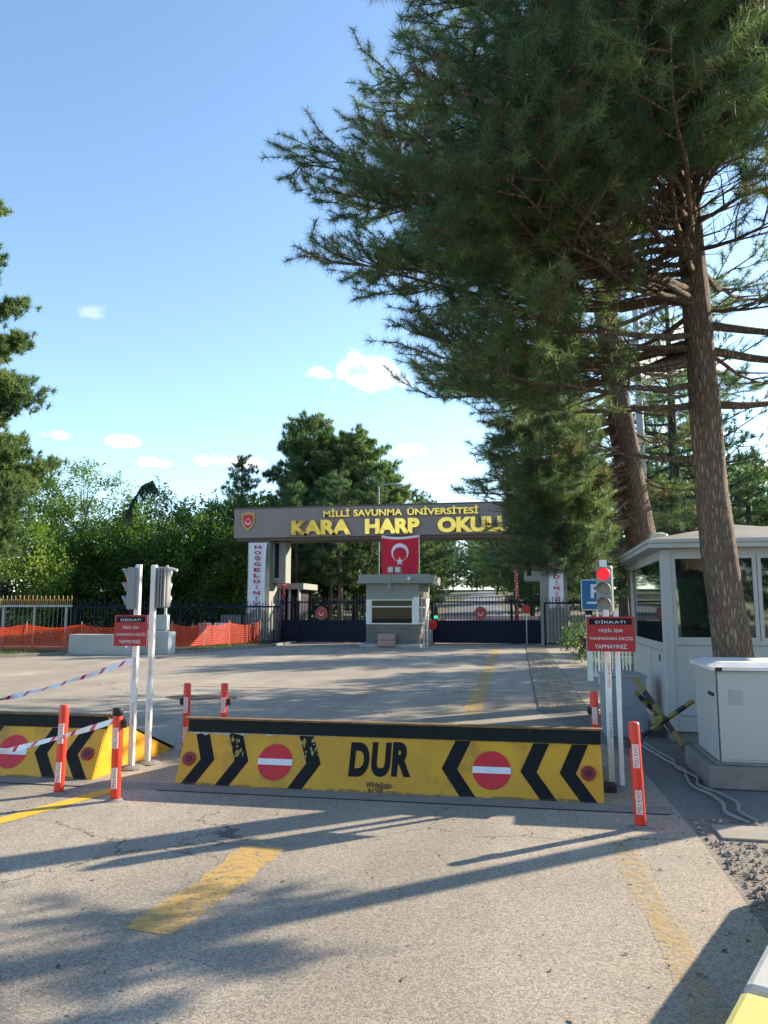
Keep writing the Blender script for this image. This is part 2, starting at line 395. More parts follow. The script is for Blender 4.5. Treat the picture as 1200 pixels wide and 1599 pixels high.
def put_text(mb, s, mat, w, h, bold=0.0, depth=0.0, mi=0, spacing=1.0, res=3, serif=False):
    """text fitted in w x h centred on mat's origin; depth = thickness along mat's z"""
    v, f, (x0, x1, y0, y1) = textmesh(s, bold, .5 if depth else 0, spacing, res)
    vs = [mat @ Vector(((p[0]-(x0+x1)/2)/(x1-x0)*w, (p[1]-(y0+y1)/2)/(y1-y0)*h, (p[2]+.5)*depth if depth else 0)) for p in v]
    mb.add(vs, f, mi)
def disc(mb, mat, r_, n=28, d=0., mi=0, r2=None):
    r2 = r2 or r_
    poly = [(r_*cos(2*pi*i/n), r2*sin(2*pi*i/n)) for i in range(n)]
    if d: mb.prism(poly, mat, d, mi)
    else: mb.add([mat @ Vector((x, y, 0)) for x, y in poly], [tuple(range(n))], mi)
def star(mb, mat, r_, rot=0, mi=0):
    p = [mat @ Vector((0, 0, 0))]
    for i in range(10):
        q = rot+pi*i/5; k = r_ if i % 2 == 0 else r_*.382; p.append(mat @ Vector((k*cos(q), k*sin(q), 0)))
    mb.add(p, [(0, i+1, (i+1) % 10+1) for i in range(10)], mi)
def crescent(mb, mat, r_, rot, mi=0, off=.23, ri=.8, n=40):
    """disc of radius r_ minus disc ri*r_ shifted off*r_ towards rot: opening faces rot"""
    a = math.acos(max(-1, min(1, ((1+off*off-ri*ri)/(2*off)))))
    oc = Vector((off, 0)); vo = []; vi = []
    px, py = cos(a), sin(a); b = math.atan2(py, px-off)
    for i in range(n+1):
        t = i/n; q = a+(2*pi-2*a)*t; q2 = b+(2*pi-2*b)*t
        vo.append((cos(q), sin(q))); vi.append((off+ri*cos(q2), ri*sin(q2)))
    c, s = cos(rot), sin(rot)
    tr = lambda p: mat @ Vector(((p[0]*c-p[1]*s)*r_, (p[0]*s+p[1]*c)*r_, 0))
    mb.add([tr(p) for p in vo]+[tr(p) for p in vi], [(i, i+1, n+2+i, n+1+i) for i in range(n)], mi)

def np_mesh(name, verts, faces_n, tint, mat, parent=None, extra_mb=None):
    """verts (m,3); every faces_n consecutive verts form a face; tint per face"""
    me = bpy.data.meshes.new(name); nv = len(verts); nf = nv//faces_n
    me.vertices.add(nv); me.vertices.foreach_set('co', verts.astype(np.float32).ravel())
    me.loops.add(nv); me.loops.foreach_set('vertex_index', np.arange(nv, dtype=np.int32))
    me.polygons.add(nf); me.polygons.foreach_set('loop_start', np.arange(0, nv, faces_n, dtype=np.int32))
    at = me.attributes.new('tint', 'FLOAT', 'FACE'); at.data.foreach_set('value', tint.astype(np.float32))
    me.materials.append(mat); me.update(calc_edges=True)
    o = bpy.data.objects.new(name, me); COL.objects.link(o); o.parent = parent; return o

# ------------------------------------------------------------------ foliage
def needles(rs, P, D, n, Lmin, Lmax, w, tint, spread=.75, tj=.10):
    """tufts at P along D -> triangles"""
    m = len(P); P = np.repeat(P, n, 0); D = np.repeat(D, n, 0); T = np.repeat(tint, n)
    q = rs.normal(size=(m*n, 3)); q /= np.linalg.norm(q, axis=1)[:, None]
    d = D*(1-spread*.45)+q*spread; d /= np.linalg.norm(d, axis=1)[:, None]
    base = P - D*(rs.rand(m*n, 1)*Lmax*.7)
    side = np.cross(d, rs.normal(size=(m*n, 3))); side /= np.linalg.norm(side, axis=1)[:, None]
    Ln = Lmin+(Lmax-Lmin)*rs.rand(m*n, 1); wv = side*w*.5
    v = np.empty((m*n, 3, 3)); v[:, 0] = base-wv; v[:, 1] = base+wv; v[:, 2] = base+d*Ln
    return v.reshape(-1, 3), np.clip(T+rs.normal(size=m*n)*tj, 0, 1)

def trunk_mb(mb, pts, rads, n=14, rough=.06, seed=0, rings=6):
    rn = random.Random(seed); P = [Vector(p) for p in pts]; path = []; rr = []
    for i in range(len(P)-1):
        for j in range(rings):
            t = j/rings; path.append(P[i].lerp(P[i+1], t)); rr.append(rads[i]*(1-t)+rads[i+1]*t)
    path.append(P[-1]); rr.append(rads[-1])
    o = len(mb.v); mb.tube(path, rr, n)
    ph = [rn.uniform(0, 6.28) for _ in range(4)]
    for i, c in enumerate(path):
        for j in range(n):
            k = o+i*n+j; q = 2*pi*j/n
            s = 1+rough*(sin(3*q+ph[0]+i*.35)+.7*sin(5*q+ph[1]-i*.5)+.6*sin(2*q+ph[2]+i*.9)+rn.uniform(-.6, .6))
            v = Vector(mb.v[k]); mb.v[k] = tuple(c+(v-c)*s)

def limb_foliage(rn, mb, S, E, r0, tl, droop=.1, t0=.25, substep=.26, sublen=1.0, twigs=True, detail=1.0, bare=.0):
    """one limb with side boughs and twigs; appends tufts (pos, dir, tint) to tl"""
    S = Vector(S); E = Vector(E); Ln = (E-S).length; ax = (E-S).normalized()
    n = max(4, int(Ln/.45)); path = []
    for i in range(n+1):
        t = i/n; p = S.lerp(E, t); p.z += -droop*Ln*sin(pi*t)*.5 + (rn.uniform(-.04, .04)*Ln*.3 if 0 < i < n else 0)
        if 0 < i < n: p += Vector((rn.uniform(-1, 1), rn.uniform(-1, 1), 0))*.03*Ln*.4
        path.append(p)
    mb.tube(path, [r0*(1-.85*i/n) for i in range(n+1)], 6 if r0 > .03 else 4, cap=False)
    lt = rn.uniform(.05, .6)
    side = ax.cross(Vector((0, 0, 1)))
    if side.length < .1: side = Vector((1, 0, 0))
    side.normalize()
    t = t0; sgn = rn.choice((-1, 1))
    while t < 1.0:
        i = min(n-1, int(t*n)); p = path[i].lerp(path[i+1], t*n-i)
        sl = sublen*(.30+.55*sin(pi*min(1, (1-t)*.85+.10)))*rn.uniform(.7, 1.15)
        d = (ax*rn.uniform(.45, .9)+side*sgn*rn.uniform(.5, 1.0)+Vector((0, 0, rn.uniform(-.2, .5)))).normalized()
        if rn.random() > bare:
            q = p+d*sl; q.z += .06*sl
            mid = p.lerp(q, .5)+Vector((rn.uniform(-.05, .05), rn.uniform(-.05, .05), -.05*sl))
            mb.tube([p, mid, q], [r0*.28*(1-t*.5)+.006, .008, .004], 4 if detail > .7 else 3, cap=False)
            st = max(0, min(.9, lt+rn.uniform(-.18, .22)))
            if BROWNP and rn.random() < BROWNP: st = .97
            if twigs:
                k = max(2, int(sl/.125*detail))
                for a in range(k):
                    u = (a+.8)/k; b = p.lerp(mid, u*2) if u < .5 else mid.lerp(q, u*2-1)
                    td = (d*.75+Vector((rn.uniform(-1, 1), rn.uniform(-1, 1), rn.uniform(-.35, .9)))*.7).normalized()
                    tw = rn.uniform(.16, .34); e = b+td*tw
                    mb.tube([b, e], [.005, .003], 3, cap=False)
                    for w in (.5, 1.0):
                        tl.append((b.lerp(e, w), td, st))
                tl.append((q, d, st))
            else:
                k = max(3, int(sl/.13*detail))
                for a in range(k):
                    u = (a+1)/k; sp = .10+.22*sublen*sin(pi*min(1, u*.8+.1))
                    b = p.lerp(q, u)+Vector((rn.uniform(-sp, sp), rn.uniform(-sp, sp), rn.uniform(-.35*sp, .7*sp)))
                    tl.append((b, (d*.5+Vector((rn.uniform(-.4, .4), rn.uniform(-.4, .4), .75))).normalized(), st))
        sgn = -sgn; t += substep/Ln*rn.uniform(.7, 1.3)
    tl.append((path[-1], ax, lt))

BROWNP = 0.0
def prune(tl, o, keep, seed=1):
    rr = random.Random(seed); out_ = []
    for a, b, c in tl:
        w = Vector(a)+o; px, py = proj(w)
        if rr.random() < keep(px, py, w.y): out_.append((a, b, c))
    return out_
def finish_crown(name, tl, mat, parent, seed, n, Lmin, Lmax, w, spread=.75, brown=0.0):
    rs = np.random.RandomState(seed)
    P = np.array([tuple(a) for a, b, c in tl]); D = np.array([tuple(b) for a, b, c in tl]); T = np.array([c for a, b, c in tl])
    if brown: T = np.where(rs.rand(len(T)) < brown, 1.0, T)
    v, t = needles(rs, P, D, n, Lmin, Lmax, w, T, spread)
    return np_mesh(name, v, 3, t, mat, parent)

def pine(label, base, h, rad, crown0=.25, seed=1, lean=(0, 0), r0=.2, group=None, mat=None, tint=0, needle=.28, nn=20, dens=1.0, shape=.6, width=.034):
    rn = random.Random(seed); T = thing('pine_tree', label, 'tree', (base[0], base[1], base[2] if len(base) > 2 else 0), group)
    mb = MB(); top = Vector((lean[0], lean[1], h))
    pts = [Vector((0, 0, -.2)), Vector((lean[0]*.3, lean[1]*.3, h*.3)), Vector((lean[0]*.65, lean[1]*.65, h*.62)), top]
    trunk_mb(mb, pts, [r0*1.1, r0*.85, r0*.5, .03], 9, .05, seed, 3)
    tl = []; z = h*crown0; ang = rn.uniform(0, 6)
    while z < h*.985:
        u = (z-h*crown0)/(h*(1-crown0)); 
        prof = (min(1, .55+u*1.6))*(1-u**1.5)**shape
        for k in range(rn.choice((3, 4, 4))):
            ang += 2.4+rn.uniform(-.4, .4); Lb = rad*prof*rn.uniform(.62, 1.08)+.15
            S = Vector((lean[0]*z/h, lean[1]*z/h, z)); up = .10+.45*u
            E = S+Vector((cos(ang)*Lb, sin(ang)*Lb, Lb*up*rn.uniform(.4, 1.3)))
            limb_foliage(rn, mb, S, E, r0*.22*(1-u)+.015, tl, .15, .22, .34/dens, max(.35, .36*Lb), False, dens)
        z += rn.uniform(.22, .4)/dens**.5*max(1, h/12)
    tl.append((top, Vector((0, 0, 1)), .5))
    if tint: tl = [(a, b, min(.92, max(0, c+tint))) for a, b, c in tl]
    mb.build('trunk', BARKD if mat is None else mat, T, smooth=True)
    finish_crown('crown', tl, PINE2, T, seed, nn, needle*.6, needle, width, .8)
    return T

def broadleaf(label, base, h, rx, ry, seed=1, low=.12, n_cl=85, leaves=150, size=.17, tint=0, group=None, mat=None, name='broadleaf_tree', cs=.85, cat='tree', r0=.18):
    rn = random.Random(seed); rs = np.random.RandomState(seed)
    T = thing(name, label, cat, base, group)
    mb = MB(); trunk_mb(mb, [(0, 0, -.2), (rn.uniform(-.2, .2), 0, h*.25), (rn.uniform(-.4, .4), rn.uniform(-.3, .3), h*.5)], [r0, r0*.75, r0*.35], 8, .05, seed, 3)
    V = []; TT = []
    for i in range(n_cl):
        # cluster centres spread through the crown, denser at its skin
        while True:
            x, y, z = rn.uniform(-1, 1), rn.uniform(-1, 1), rn.uniform(-1, 1)
            q = x*x+y*y+z*z
            if q < 1 and q > rn.random()*.75: break
        zz = h*(low+(1-low)*(z*.5+.5)); wsc = 1.0 if z < .2 else 1.0
        c = Vector((x*rx*wsc, y*ry*wsc, zz))
        s = Vector((rn.uniform(-.2, .2), rn.uniform(-.2, .2), max(h*.1, c.z*rn.uniform(.4, .75))))
        if i % 2 == 0: mb.tube([s, s.lerp(c, .45)+Vector((0, 0, .15)), s.lerp(c, .85)], [r0*.2, .03, .01], 4, cap=False)
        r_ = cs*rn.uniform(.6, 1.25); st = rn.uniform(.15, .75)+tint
        m = int(leaves*r_)
        p = rs.normal(size=(m, 3)); p /= np.linalg.norm(p, axis=1)[:, None]; p *= (rs.rand(m, 1)**.45)*r_
        p[:, 2] *= .75
        # a sprig or two reaching out
        k = m//5; sd_ = rs.normal(size=3); sd_[2] = abs(sd_[2])+.4; sd_ /= np.linalg.norm(sd_); p[:k] = sd_*rs.rand(k, 1)*r_*1.4+rs.normal(size=(k, 3))*.10
        p += np.array(tuple(c))
        a = rs.normal(size=(m, 3)); a /= np.linalg.norm(a, axis=1)[:, None]; b = np.cross(a, rs.normal(size=(m, 3))); b /= np.linalg.norm(b, axis=1)[:, None]
        sz = size*(.6+.6*rs.rand(m, 1)); v = np.empty((m, 4, 3)); v[:, 0] = p-a*sz*.5; v[:, 1] = p-b*sz*.3; v[:, 2] = p+a*sz*.5; v[:, 3] = p+b*sz*.3
        V.append(v.reshape(-1, 3)); TT.append(np.clip(st+rs.normal(size=m)*.12, 0, 1))
    mb.build('trunk' if cat == 'tree' else 'stem', BARKD, T, smooth=True)
    np_mesh('crown' if cat == 'tree' else 'foliage', np.concatenate(V), 4, np.concatenate(TT), mat or LEAF1, T)
    return T

# ================================================================== THE SETTING
def hgt(x, y):
    h = 0.0
    if y > 41: h += .05*(y-41) if y < 150 else .05*109
    return h
def sheet(name, poly_x0, poly_x1, ys, dz, mat, nx=1, skirt=False):
    """strip between x=poly_x0(y) and x=poly_x1(y)"""
    mb = MB()
    for y in ys:
        a, b = poly_x0(y), poly_x1(y)
        for i in range(nx+1):
            x = a+(b-a)*i/nx; mb.v.append((x, y, hgt(x, y)+dz))
    for j in range(len(ys)-1):
        for i in range(nx):
            o = j*(nx+1)+i; mb.f.append((o, o+1, o+nx+2, o+nx+1)); mb.mi.append(0)
    return struct(mb.build(name, mat))
def lerp_tab(tab):
    def g(y):
        if y <= tab[0][0]: return tab[0][1]
        for (a, u), (b, v) in zip(tab, tab[1:]):
            if y <= b: return u+(v-u)*(y-a)/(b-a)
        return tab[-1][1]
    return g
gys = [-70, -20, 0, 10, 20, 30, 36, 41, 50, 60, 80, 100, 125, 150, 400, 900]
sheet('ground', lambda y: -700, lambda y: 700, gys, -.03, EARTH, 8)
# road: wide apron in front of the gate, its left edge flaring out
XL = lerp_tab([(-60, -60), (9.9, -60), (10, -45), (14, -27), (18, -21.5), (23, -17.9), (25.2, -16.4), (26.6, -13.2), (28, -12.2), (33, -11.4), (41, -11.3)])
XR = lerp_tab([(-60, 1.05), (6.2, 1.10), (9, 1.0), (12.8, -.01), (35.6, -.48), (41, -.48)])
ys = [-60, -10, 0, 3, 6.2, 7, 8, 9, 9.9, 10, 12, 12.8, 14, 16, 18, 20, 23, 25.2, 26.6, 28, 30, 33, 36, 41]
sheet('road', XL, XR, ys, .0, ROAD, 3)
INROAD = asphalt('inner_road_asphalt', (.19, .20, .21), (.23, .235, .24), .4)
IX0 = lerp_tab([(41, -11.3), (48, -6.2), (70, -7.6), (100, -8.8), (120, -9.4), (150, -10)]); IX1 = lerp_tab([(41, .9), (48, -.3), (70, -2.6), (100, -4.8), (120, -6.0), (150, -8)])
sheet('inner_road', IX0, IX1, [41, 44, 48, 55, 70, 90, 120, 150], .004, INROAD, 2)
# yard on the right
sheet('yard', lambda y: XR(y)+.0, lambda y: 40, [6.5, 7, 8, 9, 10, 12, 12.8, 14, 18, 24, 30, 36], -.004, YARD, 4)
sheet('gravel', lambda y: XR(y), lambda y: 6, [2, 3, 4, 5, 6, 6.5], -.006, GRAVEL, 6)

def kerb(name, pts, w, h, mat):
    mb = MB()
    for a, b in zip(pts, pts[1:]):
        a = Vector((*a, 0)); b = Vector((*b, 0)); d = b-a; n = Vector((-d.y, d.x, 0)).normalized()
        m = frame(a, d, n); mb.box(-.005, d.length-.01, -w/2, w/2, -.05, h, 0, m)
    return struct(mb.build(name, mat, bev=.015))
kerb('kerb', [(-34, 11.6), (-27.1, 14), (-21.6, 18), (-18, 23), (-16.5, 25.2)], .16, .10, CONCD)
kerb('kerb', [(-13.1, 26.7), (-12.2, 28.1), (-11.45, 33), (-11.35, 36)], .16, .10, CONCD)

# paver strip on the road's right edge, laid in ribs, and the dusty patch beside it
mb = MB()
x0, x1 = -.30, .55
y = 13.0; rn = random.Random(4)
while y < 35:
    xa = XR(y)+.04+rn.uniform(-.01, .01); wd = .78
    k = 0
    while k < 5:
        w_ = wd/5-.012; mb.box(xa+k*wd/5, xa+k*wd/5+w_, y, y+.085, -.03, .018+rn.uniform(-.008, .008)); k += 1
    y += .12
PAVE = M('paving_stone', (.34, .28, .21), .9, var=.3, scale=3, dirt=.4, dirtcol=(.16, .12, .09), bstr=.5)
struct(mb.build('paver_strip', PAVE))
DUST = M('dusty_paving', (.30, .25, .19), .95, var=.3, scale=2.2, dirt=.45, dirtcol=(.15, .115, .08), bstr=.8, bscale=25)
sheet('dusty_path', lambda y: XR(y)+.83, lambda y: 2.3, [12.9, 15, 20, 25, 30, 35.5], .006, DUST, 3)

# painted road markings
MY = worn_paint('yellow_line_paint', (.66, .43, .13), None, .47, .66, 16)
MYF = worn_paint('faded_yellow_line_paint', (.60, .42, .17), None, .51, .42, 16)
MYS = worn_paint('strong_yellow_line_paint', (.74, .46, .05), None, .36, .95, 6)
def marking(pts, w, mat, dz=.004):
    mb = MB(); P = [Vector((*p, dz)) for p in pts]; rr = random.Random(len(pts))
    # subdivide for a ragged outline
    Q = []
    for a, b in zip(P, P[1:]):
        k = max(2, int((b-a).length/.12)); Q += [a.lerp(b, i/k) for i in range(k)]
    Q.append(P[-1])
    for i, p in enumerate(Q):
        d = (Q[min(i+1, len(Q)-1)]-Q[max(i-1, 0)]).normalized(); n = Vector((-d.y, d.x, 0))
        a = w/2*rr.uniform(.88, 1.1); mb.v += [tuple(p+n*a), tuple(p-n*a)]
    for i in range(len(Q)-1): mb.f.append((2*i, 2*i+1, 2*i+3, 2*i+2)); mb.mi.append(0)
    return struct(mb.build('road_marking', mat))
marking([(-1.95, 3.78), (-1.86, 4.5), (-1.84, 5.22)], .30, MY)
marking([(-4.6, 3.6), (-4.08, 5.3), (-3.72, 6.62)], .16, MYS)
marking([(.66, 2.4), (.64, 3.45), (.62, 4.3), (.56, 5.0), (.55, 5.8)], .16, MYF)
marking([(-1.0, 12.25), (-1.12, 16), (-1.35, 24), (-1.69, 34.5)], .30, MY)
marking([(-2.85, 8.9), (-2.75, 10.4)], .14, MYS)
# saw-cut joint across the apron and the trench strip in front of the barriers
mb = MB(); mb.box(-7.4, -.15, 15.43, 15.45, .001, .004); struct(mb.build('road_joint', RUBB))
mb = MB(); mb.box(-9, 1.05, 6.62, 6.86, .0, .0065); struct(mb.build('barrier_footing', M('footing_concrete', (.25, .225, .19), .9, var=.2, scale=6, dirt=.45, dirtcol=(.10, .095, .09), dscale=3))) 
mb = MB(); mb.box(-3.35, 1.0, 6.60, 6.615, .0, .006); mb.box(-9, -4.1, 6.60, 6.615, .0, .006); struct(mb.build('road_joint', RUBB))
# oily patch behind the far bollard, kerbside slab by the gravel
mb = MB(); rn = random.Random(3)
for (cx_, cy_, ra, rb, m_) in ((-6.0, 13.55, .75, .42, 0),):
    k = 22; mb.add([(cx_+ra*cos(2*pi*i/k)*rn.uniform(.7, 1.1), cy_+rb*sin(2*pi*i/k)*rn.uniform(.7, 1.1), .005) for i in range(k)], [tuple(range(k))])
struct(mb.build('road_patch', M('tar_patch', (.05, .04, .035), .9, var=.4, scale=5, bstr=.8)))
mb = MB(); mb.box(1.25, 1.95, 6.0, 6.36, -.04, .012); struct(mb.build('pavement_slab', M('dusty_slab', (.27, .245, .21), .9, var=.2, scale=5, dirt=.4, dirtcol=(.2, .16, .12), bstr=.5), bev=.01))

# grass strips along the left verge
def grass(name, area, n, seed, hh=.12):
    rs = np.random.RandomState(seed); P = []
    for (xa, xb, ya, yb) in area:
        k = int(n*(xb-xa)*(yb-ya)); P.append(np.stack([xa+(xb-xa)*rs.rand(k), ya+(yb-ya)*rs.rand(k), np.zeros(k)-.03], 1))
    P = np.concatenate(P); m = len(P); hv = hh*(.4+rs.rand(m, 1)); d = rs.normal(size=(m, 3))*.4; d[:, 2] = 1; s = rs.normal(size=(m, 3)); s[:, 2] = 0; s /= np.linalg.norm(s, axis=1)[:, None]
    v = np.empty((m, 3, 3)); v[:, 0] = P-s*.012; v[:, 1] = P+s*.012; v[:, 2] = P+d*hv
    o = np_mesh(name, v.reshape(-1, 3), 3, rs.rand(m), GRASSM); o['kind'] = 'stuff'; return o
tag(grass('grass', [(-17.4, -13.4, 26.9, 28.8), (-13.9, -12.3, 28.8, 36.3), (-27, -18.2, 23.5, 27.5)], 220, 5), 'short rough grass on the left verge', 'grass')
tag(grass('grass', [(1.6, 4.5, 20, 33)], 120, 6, .2), 'rough grass at the right verge near the shrub', 'grass')

rs = np.random.RandomState(77); n_ = 700; P_ = np.stack([-6+7.5*rs.rand(n_), 2.2+9*rs.rand(n_)**1.3, np.full(n_, .004)], 1)
P_[:260, 0] = 1.0+.35*rs.normal(size=260); P_[:260, 1] = 2.5+9*rs.rand(260)
a_ = rs.normal(size=(n_, 3)); a_[:, 2] *= .25; a_ /= np.linalg.norm(a_, axis=1)[:, None]; b_2 = np.cross(a_, [0, 0, 1.]); sz_ = .006+.016*rs.rand(n_, 1)**2
v_ = np.empty((n_, 4, 3)); v_[:, 0] = P_-a_*sz_; v_[:, 1] = P_-b_2*sz_*.6; v_[:, 2] = P_+a_*sz_+[0, 0, .006]; v_[:, 3] = P_+b_2*sz_*.6+[0, 0, .003]; v_[:, :, 2] = np.maximum(v_[:, :, 2], .0045)
lt_ = np_mesh('leaf_litter', v_.reshape(-1, 3), 4, rs.rand(n_), leafmat('dry_litter', [(0, (.04, .03, .02)), (.6, (.12, .08, .04)), (1, (.3, .26, .2))], .1)); lt_['kind'] = 'stuff'; tag(lt_, 'dry leaf bits and grit scattered over the asphalt', 'litter')

rs = np.random.RandomState(9); n_ = 2600; P_ = np.stack([XR(5)+.05+1.4*rs.rand(n_)**1.2, 3.6+2.9*rs.rand(n_), np.zeros(n_)], 1)
P_ = P_[~((P_[:, 0] > 1.2) & (P_[:, 1] > 5.95) & (P_[:, 1] < 6.4))]; n_ = len(P_)
V_ = []; base_ = np.array([(-1, 0, 0), (0, -1, 0), (1, 0, 0), (0, 1, 0), (0, 0, 1.)])
sz_ = (.006+.016*rs.rand(n_, 1)**2); jt_ = base_[None]*(.6+.8*rs.rand(n_, 5, 1)); a_ = rs.rand(n_)*6.28; ca, sa = np.cos(a_)[:, None], np.sin(a_)[:, None]
st5 = np.stack([jt_[..., 0]*ca-jt_[..., 1]*sa, jt_[..., 0]*sa+jt_[..., 1]*ca, jt_[..., 2]*.8], -1)*sz_[:, None]+P_[:, None]
tri_ = st5[:, [0, 1, 4, 1, 2, 4, 2, 3, 4, 3, 0, 4]].reshape(-1, 3)
gr_ = np_mesh('gravel', tri_, 3, np.repeat(rs.rand(n_), 4), leafmat('gravel_stone', [(0, (.13, .11, .09)), (.6, (.27, .23, .19)), (1, (.42, .38, .33))], .0, .9)); gr_['kind'] = 'stuff'; tag(gr_, 'loose gravel stones at the road edge, lower right', 'gravel')

# ================================================================== WEDGE ROAD BARRIERS
BX0, BX1, BY0, LEANY, ZT, ZB = -3.31, .53, 6.87, .21, .445, .575
FN = Vector((0, -ZT, -LEANY)).normalized(); FUP = Vector((0, LEANY, ZT)).normalized()
def on_face(px, py):
    d = ray(px, py); p0 = Vector((0, BY0, 0)); n = Vector((0, -ZT, LEANY)).normalized()
    t = (p0-CAM).dot(n)/d.dot(n); return CAM+d*t
FNO = Vector((0, -ZT, LEANY)).normalized()                       # outward normal of the sloping front plate
OB = Vector(((BX0+BX1)/2, BY0, 0))
T = thing('road_barrier', 'yellow and black raised road barrier lettered DUR', 'road barrier', OB, 'raised road barriers')
def fm(p, off): return frame(Vector(p)-OB+FNO*off, (1, 0, 0), FUP)
mb = MB(); mb.box(BX0-OB.x, BX1-OB.x, 0, .49, -.012, 0, 0, frame((0, 0, 0), (1, 0, 0), FUP)); mb.build('front_plate', YEL, T)
mb = MB(); mb.box(BX0-OB.x+.03, BX1-OB.x-.0, LEANY-.012, LEANY+.05, ZT, ZB-.012)
mb.build('upper_band', DARKSTEEL, T)
mb = MB(); mb.box(BX0-OB.x, BX1-OB.x+.02, LEANY-.035, LEANY+.05, ZB-.012, ZB+.004); mb.build('top_lip', RUST, T)
mb = MB(); mb.prism([(LEANY+.05, ZB-.004), (1.75, .012), (1.75, .002), (LEANY+.05, ZB-.016)], frame((BX0-OB.x+.01, 0, 0), (0, 1, 0), (0, 0, 1)), BX1-BX0-.02)
mb.build('ramp_plate', DARKSTEEL, T)
for xs in (BX0-OB.x, BX1-OB.x-.012):
    mb = MB(); mb.prism([(.02, .0), (LEANY+.04, ZT+.02), (LEANY+.04, ZB-.02), (1.6, .03), (1.6, 0)], frame((xs, 0, 0), (0, 1, 0), (0, 0, 1)), .012); mb.build('side_plate', YEL, T)
for xs in ():
    mb = MB(); mb.prism([(-.10 if xs < 0 else 0, 0), (0 if xs < 0 else .10, 0), (0, .3)], frame((xs, .03, 0), (1, 0, 0), FUP), .01); mb.build('corner_gusset', YEL, T)
def chevron(px_tip, py_tip, w, dirn):
    p = on_face(px_tip, py_tip)
    tipx = p.x; mb = MB(); hw = .105; H0, H1 = .004, .484; zc = .235; s = dirn
    poly = [(0, zc), (-s*w, H1), (-s*(w+hw*1.3), H1), (-s*hw*1.3, zc), (-s*(w+hw*1.3+.05), H0), (-s*(w+.05), H0)]
    m = fm((tipx, BY0, 0), .0025)
    mb.add([m @ Vector((x, y, 0)) for x, y in poly], [(0, 1, 2, 3) if s > 0 else (3, 2, 1, 0), (5, 0, 3, 4) if s > 0 else (4, 3, 0, 5)])
    mb.build('chevron', BLK, T)
for a in ((335, 1187, .10, 1), (388, 1190, .10, 1), (501, 1195, .10, 1), (690, 1200, .115, -1), (813, 1204, .115, -1), (874, 1206, .115, -1)): chevron(*a)
for px, py in ((430, 1190), (768, 1203)):
    p = on_face(px, py); mb = MB(); disc(mb, fm(p, .004), .165, 40); o = mb.build('no_entry_disc', REDP, T)
    mb = MB(); mb.box(-.165, .165, -.028, .028, 0, .002, 0, fm(p, .006)); mb.build('white_bar', FLAGW, o)
for px, py in ((296, 1185), (919, 1208)):
    p = on_face(px, py); mb = MB(); disc(mb, fm(p, .0), .062, 24, .02); o = mb.build('reflector', M('dark_red_reflector', (.28, .02, .02), .3, var=.2), T)
    mb = MB(); disc(mb, fm(p, .021), .03, 16, .006); mb.build('reflector_core', M('core_red', (.08, .01, .01), .4), o)
TP = []
mb = MB()
for ch, cx_, w_ in (('D', 562, 31), ('U', 595.5, 30), ('R', 628, 30)):
    p = on_face(cx_, 1186); put_text(mb, ch, fm(p, .004), w_/F*7.0, .305, .052, 0, 0, res=6)
mb.build('lettering', BLK, T)
mb = MB(); p = on_face(585, 1226); put_text(mb, 'WHitE', fm(p, .004), .155, .05, .03); p = on_face(587, 1236); put_text(mb, 'ROSE', fm(p, .004), .135, .05, .03)
mb.build('small_lettering', M('brown_print', (.10, .035, .01), .6, var=.1), T)
mb = MB(); p = on_face(604, 1228); rn = random.Random(2); m = fm(p, .005)
mb.add([m @ Vector((.055*cos(2*pi*i/16)*rn.uniform(.8, 1.1), .022*sin(2*pi*i/16)*rn.uniform(.8, 1.1), 0)) for i in range(16)], [tuple(range(16))]); mb.build('rust_spot', RUST, T)
# scraped upper edge: bare primer showing above the yellow
mb = MB(); rn = random.Random(8); m = fm((BX0, BY0, 0), .0045)
def scrape(x, w, hh, n=10):
    vs = [(x+w*i/n, .492) for i in range(n+1)]+[(x+w*(n-i)/n, .492-hh*rn.uniform(.25, 1)) for i in range(n+1)]
    for i in range(n):
        q = [vs[i], vs[i+1], vs[2*n+1-(i+1)], vs[2*n+1-i]]; mb.add([m @ Vector((a, b, 0)) for a, b in q], [(3, 2, 1, 0)])
for a in ((.04, .42, .035), (.5, .42, .03), (.95, .55, .014), (1.6, .25, .008), (2.2, .3, .006), (3.0, .5, .005)): mb = MB(); scrape(*a); mb.build('scraped_primer', M('bare_primer', (.48, .45, .40), .8, var=.2, scale=20), T)
mb = MB(); rn = random.Random(31); m = fm((BX0, BY0, 0), .0032)
n_ = 70
for i in range(n_):
    xa_ = 3.84*i/n_; xb_ = 3.84*(i+1)/n_
    ha = .010+.018*abs(sin(i*.37)*sin(i*.11+1)); hb = .010+.018*abs(sin((i+1)*.37)*sin((i+1)*.11+1)); mb.add([m @ Vector(q) for q in ((xa_, .002, 0), (xb_, .002, 0), (xb_, hb, 0), (xa_, ha, 0))], [(0, 1, 2, 3)])
mb.build('grime_band', worn_paint('road_grime', (.20, .15, .07), None, .50, .5, 11), T)
PSCR = M('yellow_scratches', (.5, .36, .10), .8)
mb = MB(); m = fm((BX0, BY0, 0), .006)
for i in range(46):
    cx_ = rn.choice((.53, .55, 1.22, 1.25))+rn.uniform(-.09, .09); cy_ = rn.uniform(.25, .48); a = rn.uniform(.004, .012); b = rn.uniform(.006, .03)
    mb.add([m @ Vector(q) for q in ((cx_-a, cy_, 0), (cx_, cy_-b, 0), (cx_+a, cy_, 0), (cx_+a*.3, cy_+b, 0))], [(0, 1, 2, 3)])
mb.build('scratches', PSCR, T)
T2 = copytree(T); T2.location.x -= 4.68
T2['label'] = 'yellow and black raised barrier cut off by the left edge'

